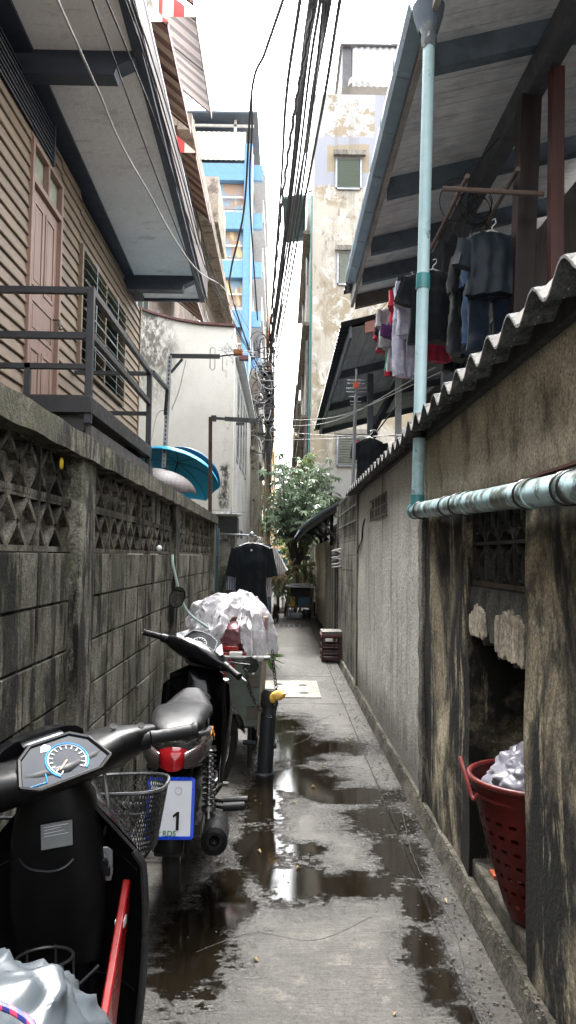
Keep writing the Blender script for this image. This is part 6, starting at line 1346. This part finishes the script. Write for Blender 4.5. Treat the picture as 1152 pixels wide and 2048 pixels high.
for s_ in (-1, 1):
    MB().tube([(s_ * .10, .28, .34), (s_ * .14, .20, .33), (s_ * .20, .20, .32)], .012, 8).cyl((s_ * .19, .20, .32), (s_ * .29, .20, .325), .020, n=12).build('passenger_peg', M_GRIP, mb2)
    MB().tube([(s_ * .10, .52, .26), (s_ * .18, .52, .25)], .012, 8).cyl((s_ * .17, .52, .25), (s_ * .30, .52, .255), .019, n=12).build('footpeg', M_GRIP, mb2)
MB().tube(spline([(.10, .50, .28), (.15, .62, .30), (.155, .76, .26), (.15, .80, .25)]), .008, 8).box(.13, .19, .78, .82, .245, .26).build('brake_pedal', M_STL, mb2)
MB().beam((.125, .26, .55), (.14, .16, .30), .018, .045).beam((.14, .16, .30), (.12, .40, .28), .015, .03).build('peg_bracket', M_STL, mb2)
MB().tube([(-.08, .45, .2), (-.2, .38, .02)], .010, 8).build('side_stand', M_DKST, mb2)
# leg shield and front
def shieldf(u, v):
    x = 2 * u - 1; z = .28 + .56 * v; wd = .105 + .085 * math.sin(min(1, v * 1.15) * PI * .62) - (.035 if v > .93 else 0)
    return V((x * wd, 1.02 - .20 * abs(x) ** 2.2 - .06 * (1 - v) + .03 * v, z + .04 * (1 - abs(x)) * v))
MB().grid(shieldf, 24, 20, (0, .012, 0)).build('leg_shield', M_BLKG, mb2, smooth=60)
MB().loft([ring((0, y, z), (1, 0, 0), (0, .5, .85), a_, b_, 16, 2.5) for y, z, a_, b_ in ((.55, .50, .06, .07), (.72, .47, .065, .08), (.88, .52, .07, .09), (.97, .66, .075, .08), (1.0, .82, .06, .05))]).build('centre_cowl', M_BLKG, mb2, smooth=50)
for s_ in (-1, 1): MB().loft([ring((s_ * x, y, z), (.3 * s_, .9, 0), (.9, 0, .3), a_, b_, 12, 2.6) for x, y, z, a_, b_ in ((.16, .86, .80, .05, .015), (.175, .86, .62, .06, .018), (.165, .82, .45, .05, .018), (.15, .76, .33, .035, .014), (.15, .70, .26, .02, .01))]).build('side_cowl', M_BLKG, mb2, smooth=50)
def handle_parts(par, M, grip=.33, panel=None):
    for s_ in (-1, 1):
        h = MB().tube(spline([(0, 0, 0), (s_ * .12, -.02, .0), (s_ * .20, -.05, .005), (s_ * .24, -.075, .008)]), .012, 8); h.xf(M).build('handlebar', M_DKST, par)
        g = MB(); a = V((s_ * .23, -.07, .007)); b = V((s_ * (grip + .025), -.115, .0)); g.lathe([(.012, 0), (.019, .004), (.0165, .02), (.0175, .04), (.0165, .06), (.0175, .08), (.0165, .1), (.0175, (b - a).length - .012), (.021, (b - a).length - .006), (.019, (b - a).length), (.001, (b - a).length + .002)], a, b - a, 16); g.xf(M).build('grip', M_GRIP, par, smooth=50)
        MB().lathe([(.014, 0), (.024, .004), (.026, .03), (.022, .045)], V((s_ * .19, -.05, .006)), b - a, 16).xf(M).build('switch_box', M_BLK, par, smooth=50)
        MB().tube(spline([(s_ * .205, -.03, .0), (s_ * .25, -.02, -.005), (s_ * .31, -.05, -.015), (s_ * .36, -.075, -.02)]), [.006] * 24 + [.009], 6).xf(M).build('lever', M_SIL, par)
def mirror(base, top, c, n_, rx, rz, par, M=Matrix()):
    o = MB().tube(spline([base, top, c], 6), .005, 8).xf(M).build('mirror_stem', M_DKST, par)
    n_ = V(n_).normalized(); e = V((1, 0, 0)); e = (e - n_ * e.dot(n_)).normalized(); f = n_.cross(e)
    MB().loft([ring(V(c) + n_ * d, e, f, rx * k, rz * k, 24, 2.3) for d, k in ((-.025, .4), (-.018, .85), (-.004, 1.0), (.003, 1.0))]).xf(M).build('mirror_shell', M_BLK, o, smooth=50)
    MB().loft([ring(V(c) + n_ * d, e, f, rx * .92, rz * .92, 24, 2.3) for d in (.0031, .0045)]).xf(M).build('mirror_glass', M_MIRG, o)
SP = Matrix.Translation((0, .98, .8)) @ Matrix.Rotation(R(-27), 4, V((0, -.45, .9))) @ Matrix.Translation((0, -.98, -.8))
for o_st in [c for c in mb2.children if c.name.startswith(('front_fender', 'fork'))] + [fw_]: steer(o_st, Matrix.Translation((.085, 0, 0)) @ SP)
HB = SP @ Matrix.Translation((0, .93, .95)) @ Matrix.Rotation(R(7), 4, 'Y')
handle_parts(mb2, HB, .30)
nac = MB().loft([ring((x, -.005 - .10 * abs(x) * 1.2, .0), (0, 1, 0), (0, -.25, 1), a_, b_, 18, 2.4) for x, a_, b_ in ((-.215, .03, .026), (-.17, .055, .04), (-.09, .085, .06), (0, .095, .068), (.09, .085, .06), (.17, .055, .04), (.215, .03, .026))])
no = nac.xf(HB).build('handlebar_cowl', M_BLKG, mb2, smooth=50)
def panelpoly(sc=1): return [(x * sc, y * sc) for x, y in ((-.055, -.065), (.055, -.065), (.105, -.005), (.085, .055), (.03, .075), (-.03, .075), (-.085, .055), (-.105, -.005))]
e1, e2 = V((1, 0, 0)), V((0, .72, .69)); nn = e1.cross(e2)
pcx = V((0, -.035, .050))
rim_ = MB()
for (a, b) in zip(panelpoly(), panelpoly()[1:] + panelpoly()[:1]): rim_.tube([pcx + e1 * a[0] + e2 * a[1] + nn * .016, pcx + e1 * b[0] + e2 * b[1] + nn * .016], .0035, 6)
po = MB().prism(panelpoly(), pcx, e1, e2, nn * .015).xf(HB).build('instrument_panel', M_DIAL, no); rim_.xf(HB).build('panel_rim', M_SIL, po)
Mr = HB.to_3x3(); dial(HB @ (pcx + nn * .017 - e2 * .01), Mr @ e1, Mr @ e2, .045, po)
for s_ in (-1, 1): MB().prism([(s_ * .095, -.02), (s_ * .125, -.045), (s_ * .16, .0), (s_ * .11, .06)][::s_], pcx - nn * .012, e1, e2, nn * .02).xf(HB).build('silver_trim', M_SIL, no)
mirror((-.17, -.03, .03), (-.20, -.02, .12), (-.235, -.03, .245), (.1, -1, .05), .045, .062, mb2, HB)
mirror((.17, -.03, .02), (.21, .03, .02), (.285, .08, .035), (-.2, -1, .25), .055, .042, mb2, HB)
MB().loft([ring((0, y, z), (1, 0, 0), (0, 0, 1), a_, b_, 16, 2.5) for y, z, a_, b_ in ((1.0, .93, .09, .07), (1.08, .92, .08, .06), (1.12, .91, .06, .045))]).build('headlamp', M_LENS, mb2, smooth=50)
lp = MB().torus((.055, .905, .70), (.2, -1, .1), .018, .004, 20, 6).cyl((.055, .912, .70), (.055, .905, .70), .014, n=14).build('ignition_key', M_SIL, mb2)
mb2.rotation_euler = (0, 0, R(1.5)); mb2.location = (-.445, 3.48, .0)

# ---------- the near scooter
sc_ = thing('scooter', 'black scooter nearest the viewer with blue dial panel and a plastic covered seat', 'scooter')
wheel((0, 0, .265), .265, .10, sc_, False); wheel((0, 1.24, .265), .265, .09, sc_, True)
fender((0, 1.24, .265), .31, 215, 10, .13, sc_, 'front_fender', M_BLKG)
MB().loft([ring((0, y, z), (1, 0, 0), (0, 0, 1), a_, b_, 22, 2.8) for y, z, a_, b_ in ((-.42, .72, .05, .05), (-.30, .68, .13, .11), (.0, .60, .17, .17), (.25, .52, .18, .20), (.42, .46, .16, .20), (.50, .42, .12, .17))]).build('rear_body', M_BLKG, sc_, smooth=50)
MB().loft([ring((0, y, z), (1, 0, 0), (0, 0, 1), a_, b_, 22, 3) for y, z, a_, b_ in ((-.40, .80, .09, .02), (-.25, .80, .14, .04), (.05, .76, .155, .045), (.35, .74, .14, .045), (.47, .72, .09, .03))]).build('seat', M_SEAT, sc_, smooth=50)
MB().loft([ring((0, y, z), (1, 0, 0), (0, 0, 1), a_, b_, 18, 4) for y, z, a_, b_ in ((.40, .27, .15, .04), (.60, .27, .16, .035), (.95, .28, .17, .035), (1.08, .34, .18, .05))]).build('floorboard', M_BLK, sc_, smooth=40)
def lsh(u, v):
    x = 2 * u - 1; z = .30 + .62 * v
    wd = .175 + .03 * math.sin(v * PI * .9) if v < .80 else .18 - (v - .80) * .55
    return V((x * wd, 1.20 - .13 * abs(x) ** 2.5 - .10 * (1 - v) ** 2 - .05 * v + .05 * max(0, .35 - abs(x)) * -1.6, z))
MB().grid(lsh, 36, 30, (0, .02, 0)).build('leg_shield', M_BLK, sc_, smooth=60)
MB().grid(lambda u, v: lsh(u, v) + V((0, .03 + .14 * math.sin(PI * u) * (1 - .3 * v), 0)) , 24, 20).build('front_cowl', M_BLKG, sc_, smooth=60)
for q_ in (1, 0): MB().tube([lsh(q_, v) + V((.004 * q_ - .002, -.004, 0)) for v in (i / 20 for i in range(17))], .009, 8).build('shield_edge', flat('satin edge', (.02, .02, .022), .3), sc_)
# steering column cowl + inner pocket, key plate, stickers
MB().loft([ring((0, y, z), (1, 0, 0), (0, 1, 0), a_, b_, 18, 3) for y, z, a_, b_ in ((1.04, .55, .10, .03), (1.03, .70, .115, .045), (1.03, .84, .105, .06), (1.035, .93, .085, .07), (1.03, .97, .06, .06))]).build('column_cowl', M_BLK, sc_, smooth=50)
kp = MB().prism([(-.02, -.04), (.02, -.04), (.024, -.02), (.024, .03), (.012, .04), (-.012, .04), (-.024, .03), (-.024, -.02)], (.105, 1.035, .765), (1, .12, 0), (0, 0, 1), (0, -.004, 0)).build('key_plate', M_SIL, sc_, bevel=.002)
MB().cyl((.107, 1.032, .768), (.107, 1.012, .768), .013, n=14).box(.112, .126, 1.010, 1.02, .745, .763).build('key_lock', M_BLK, kp)
sk = MB().prism([(-.034, -.024), (.034, -.024), (.034, .03), (-.034, .03)], (.02, .955, .86), (1, .15, .10), (-.05, .10, 1), (0, -.0015, 0)).build('warning_sticker', flat('sticker grey', (.12, .13, .13), .4), sc_)
ln = MB()
for i in range(7): ln.beam(V((-.008, .9505, .841 + .0066 * i)), V((.045 - (i % 3) * .008, .958, .8465 + .0066 * i)), .001, .0022, (0, 1, 0))
ln.build('sticker_line', M_WPR, sk)
cg = MB()
for z, r_ in ((.60, .062), (.535, .066), (.47, .064), (.42, .06)): cg.torus((-.005, .94, z), (0, .1, 1), r_, .0035, 28, 6)
for k in range(6): a = 2 * PI * k / 6 + .4; cg.tube([(-.005 + .063 * math.cos(a), .94 + .063 * math.sin(a), z) for z in (.60, .52, .42)], .003, 5)
cg.build('bottle_cage', flat('cage wire', (.08, .08, .08), .35, .5), sc_)
MB().box(-.052, .012, .866, .874, .545, .570).build('cage_tag', flat('buff tag', (.38, .35, .29), .6), sc_)
MB().tube([(.01, .87, .553), (.09, .88, .575), (.125, .90, .60)], .004, 6).build('hook', M_DKST, sc_)
rdp = MB().prism([(1.06, .70), (1.045, .725), (.62, .46), (.60, .25), (.66, .25), (.80, .42)], (.150, 0, 0), (0, 1, 0), (0, 0, 1), (.018, 0, 0)); rdp.build('red_side_panel', M_RED, sc_, bevel=.004)
MB().box(.1485, .1695, .955, .985, .652, .668).build('white_mark', M_WPR, sc_)
# steered handlebar group
HS = Matrix.Translation((-.01, 1.00, 1.0)) @ Matrix.Rotation(R(38), 4, 'Z') @ Matrix.Rotation(R(-9), 4, 'Y')
handle_parts(sc_, HS, .315)
cw_ = MB().loft([ring((x, -.0 - .22 * abs(x) ** 1.3, .0 + .02 * abs(x)), (0, 1, 0), (0, -.3, 1), a_, b_, 20, 2.5) for x, a_, b_ in ((-.255, .028, .026), (-.22, .045, .035), (-.15, .075, .05), (-.07, .11, .045), (0, .125, .042), (.07, .11, .045), (.15, .075, .05), (.22, .045, .035), (.255, .028, .026))])
cwo = cw_.xf(HS).build('handlebar_cowl', M_BLK, sc_, smooth=50)
MB().loft([ring((0, y, z), (1, 0, 0), (0, -.4, 1), a_, b_, 18, 2.6) for y, z, a_, b_ in ((.03, .035, .11, .05), (.09, .03, .10, .05), (.14, .0, .075, .04))]).xf(HS).build('front_visor', M_BLKG, sc_, smooth=50)
P2 = [(x * .76, y * 1.0) for x, y in ((-.135, -.030), (-.09, -.052), (.09, -.052), (.135, -.030), (.105, .035), (.06, .062), (-.06, .062), (-.105, .035))]
e1, e2 = V((1, 0, 0)), V((0, .80, .60)).normalized(); nn = e1.cross(e2); pc2 = V((-.005, -.088, .028))
pp2 = MB().prism(P2, pc2, e1, e2, nn * .013).xf(HS).build('instrument_panel', flat('dark glass', (.004, .008, .016), .10, spec=.16), cwo)
rm = MB()
for a, b in zip(P2, P2[1:] + P2[:1]): rm.tube([pc2 + e1 * a[0] * 1.03 + e2 * a[1] * 1.03 + nn * .013, pc2 + e1 * b[0] * 1.03 + e2 * b[1] * 1.03 + nn * .013], .0055, 6)
rm.xf(HS).build('panel_rim', M_BLK, pp2)
Ms = HS.to_3x3(); M_BLUP = flat('blue print', (.06, .35, .75), .4)
dial(HS @ (pc2 + nn * .0145 + e1 * .012 - e2 * .004), Ms @ e1, Ms @ e2, .042, pp2, M_WPR, flat('orange needle', (.8, .2, .03), .4), 15)
MB().tube([HS @ (pc2 + nn * .0145 + e1 * (.012 + .047 * math.cos(t)) + e2 * (-.004 + .047 * math.sin(t))) for t in (R(230 - 280 * i / 40) for i in range(41))], .0018, 4).build('blue_ring', M_BLUP, pp2)
MB().tube([HS @ (pc2 + nn * .0145 + e1 * x + e2 * y) for x, y in ((-.10, -.038), (-.05, -.041), (-.045, -.02))], .0015, 4).build('fuel_bar', M_BLUP, pp2)
MB().prism([(-.012, -.008), (.010, -.010), (.014, .0), (.004, .010), (-.006, .006)], pc2 + nn * .0135 + e1 * -.02 + e2 * .046, e1, e2, nn * .001).xf(HS).build('wing_emblem', M_WPR, pp2)
MB().loft([ring((0, y, z), (1, 0, 0), (0, -.3, 1), a_, b_, 12, 4) for y, z, a_, b_ in ((.0, .066, .05, .003), (.03, .074, .05, .005), (.055, .066, .04, .005))]).xf(HS).build('silver_cap', M_SIL, cwo, smooth=40)
for x_, y_, z_ in ((-.21, -.075, .045), (.21, -.075, .045), (.15, -.05, .058), (-.15, -.05, .058)): MB().lathe([(.008, 0), (.009, .004), (.001, .003)], V((x_, y_, z_)), (0, -.6, .8), 12).xf(HS).build('screw', M_DARK, cwo)
for x_, dx_ in ((.20, .02), (-.20, -.03), (.12, .03)): MB().tube(spline([HS @ V((x_, .0, -.02)), HS @ V((x_ * .9, .10, -.08)), V((x_ * .5, 1.12, .84)), V((.02 + dx_, 1.14, .70))]), .005, 6).build('control_cable', M_WIRE, sc_)
for q_ in ((.0, .02), (-.125, -.105)):
    MB().tube([lsh(.5 + x_ * 1.0, .80 - abs(x_) * .2) + V((0, -.002, 0)) for x_ in (i / 20 * .9 - .45 for i in range(21))] if q_[0] == 0 else [lsh(.5 + x_, .28) + V((0, -.002, 0)) for x_ in (i / 20 * .9 - .45 for i in range(21))], .0022, 5).build('panel_seam', M_STL, sc_)
MB().tube(spline([(-.10, 1.05, .86), (-.07, .98, .80), (-.02, .965, .78), (.04, .97, .79), (.085, 1.03, .85)]), .003, 5).build('panel_seam', M_DKST, sc_)
# wire basket on the front
bk_ = thing('wire_basket', 'black wire mesh basket mounted on the front of the near scooter', 'basket')
bk_.location = (0, 0, 0); M_WB = flat('basket wire', (.10, .10, .105), .3, .7)
bx, by, bz = .085, 1.42, .67
def bpt(t, v):
    r1, r2 = .125 * (.72 + .28 * v), .10 * (.72 + .28 * v); c_, s__ = math.cos(t), math.sin(t); p = 2 / 3.2
    return V((bx + r1 * math.copysign(abs(c_) ** p, c_), by + r2 * math.copysign(abs(s__) ** p, s__), bz + .17 * v))
bm = MB(); NN = 84
for k in range(NN):
    t0, t1 = 2 * PI * k / NN, 2 * PI * (k + 13) / NN
    for sg in (1, -1): bm.tube([bpt(t0 + sg * (t1 - t0) * v * .5, v) for v in (0, .25, .5, .75, 1)], .0016, 3)
for v in (0, .33, .66): bm.tube([bpt(2 * PI * i / 40, v) for i in range(40)], .002, 4, True)
bm.tube([bpt(2 * PI * i / 48, 1.0) for i in range(48)], .005, 6, True)
for k in range(-6, 7): bm.tube([(bx + k * .015, by - .08, bz + .003), (bx + k * .015, by + .08, bz + .003)], .0016, 3)
bm.build('wire_mesh', M_WB, bk_, smooth=0)
SX, SY = -.475, .83
bk_['as'] = 'part'; del bk_['label']; del bk_['category']; bk_.parent = sc_
sc_.rotation_euler = (0, R(-2), R(1)); sc_.location = (SX, SY, 0)
# plastic bag over the seat, with elastic cord
bg2 = MB().ell((0, 0, 0), 1, 1, 1, 140, 90)
for i, p in enumerate(bg2.v):
    q = V((math.copysign(abs(p.x) ** .8, p.x) * .215, math.copysign(abs(p.y) ** .8, p.y) * .25, p.z * .17)); n1 = mn.noise(p * 2.3); n2 = abs(mn.noise(p * 4.5 + V((5, 2, 1)))); n3 = abs(mn.noise(p * 11))
    bg2.v[i] = V((-.485, 1.12, .70)) + q * (1 + .12 * n1 + .12 * n2 + .02 * n3 + .05 * (1 - abs(mn.noise(p * 3 + V((1, 7, 3))))) ** 8)
tag(bg2.build('seat_cover', NT('cloudy film').set(Base_Color=(.045, .053, .06), Roughness=.3), smooth=70), 'cloudy crumpled plastic bag pulled over the seat of the near scooter', 'cover')
t = NT('cord blue red'); s_ = t.math('FRACT', t.math('MULTIPLY', t.math('ADD', t.xyz(0), t.math('MULTIPLY', t.xyz(1), .6)), 60)); t.set(Base_Color=t.mix(t.ramp(s_, .5, .55), (.02, .03, .20), (.65, .05, .12)), Roughness=.6)
P = [at(-60, 2000, Y=.98), at(0, 2012, Y=.98), at(40, 2030, Y=.97), at(70, 2060, Y=.95), at(85, 2120, Y=.92)]
tag(MB().tube(spline(P), .0048, 8).build('elastic_cord', t.m), 'blue and red striped elastic cord over the plastic covered seat', 'cord')
# ============================================================ GRIT, LEAVES, CRACKS
rr = random.Random(77); st_ = MB()
def stone(m, x, y, z, s_):
    n0 = len(m.v); m.ell((0, 0, 0), s_, s_ * rr.uniform(.6, 1), s_ * rr.uniform(.35, .6), 6, 3)
    a = rr.uniform(0, 6)
    for i in range(n0, len(m.v)):
        p = m.v[i]; m.v[i] = V((x + p.x * math.cos(a) - p.y * math.sin(a), y + p.x * math.sin(a) + p.y * math.cos(a), z + p.z))
for k in range(1500):
    y = 1.9 + 12 * rr.random() ** 1.4; x = .80 - abs(rr.gauss(0, .10)); stone(st_, x, y, .002, rr.choice((.002, .003, .004, .007)))
for k in range(500): stone(st_, rr.uniform(-.75, .8), rr.uniform(2.0, 12), .001, rr.choice((.002, .003, .005)))
for k in range(700): stone(st_, .83 + abs(rr.gauss(0, .02)), rr.uniform(1.7, 10), .050, rr.choice((.003, .005, .008)))
tag(st_.build('grit', plaster('grit stones', (.15, .13, .10), (.06, .05, .04), seed=50), smooth=0), kind='stuff')
lf2 = MB()
for k in range(26):
    p = V((rr.uniform(-.2, .78), rr.uniform(2.4, 12), .004)); a = rr.uniform(0, 6); leaf(lf2, p, V((math.cos(a), math.sin(a), .1)), V((0, 0, 1)), rr.uniform(.02, .045), .008)
tag(lf2.build('fallen_leaves', M_DRY, smooth=0), kind='stuff')
ck = MB()
for (pts) in ([(.70, 1.9), (.66, 2.6), (.72, 3.2), (.68, 3.9), (.73, 4.7)], [(.1, 6.2), (.25, 6.5), (.3, 7.0), (.5, 7.4)], [(-.3, 3.0), (-.1, 3.15), (.15, 3.1), (.4, 3.3)]):
    P = [V((x + .012 * mnoise(y * 14, x), y, .0006)) for x, y, z in spline([(a, b, 0) for a, b in pts], 14)]
    for i, (a, b) in enumerate(zip(P, P[1:])): ck.beam(a, b, .003 + .002 * rr.random(), .0012)
tag(ck.build('path_crack', M_DARK), kind='structure')
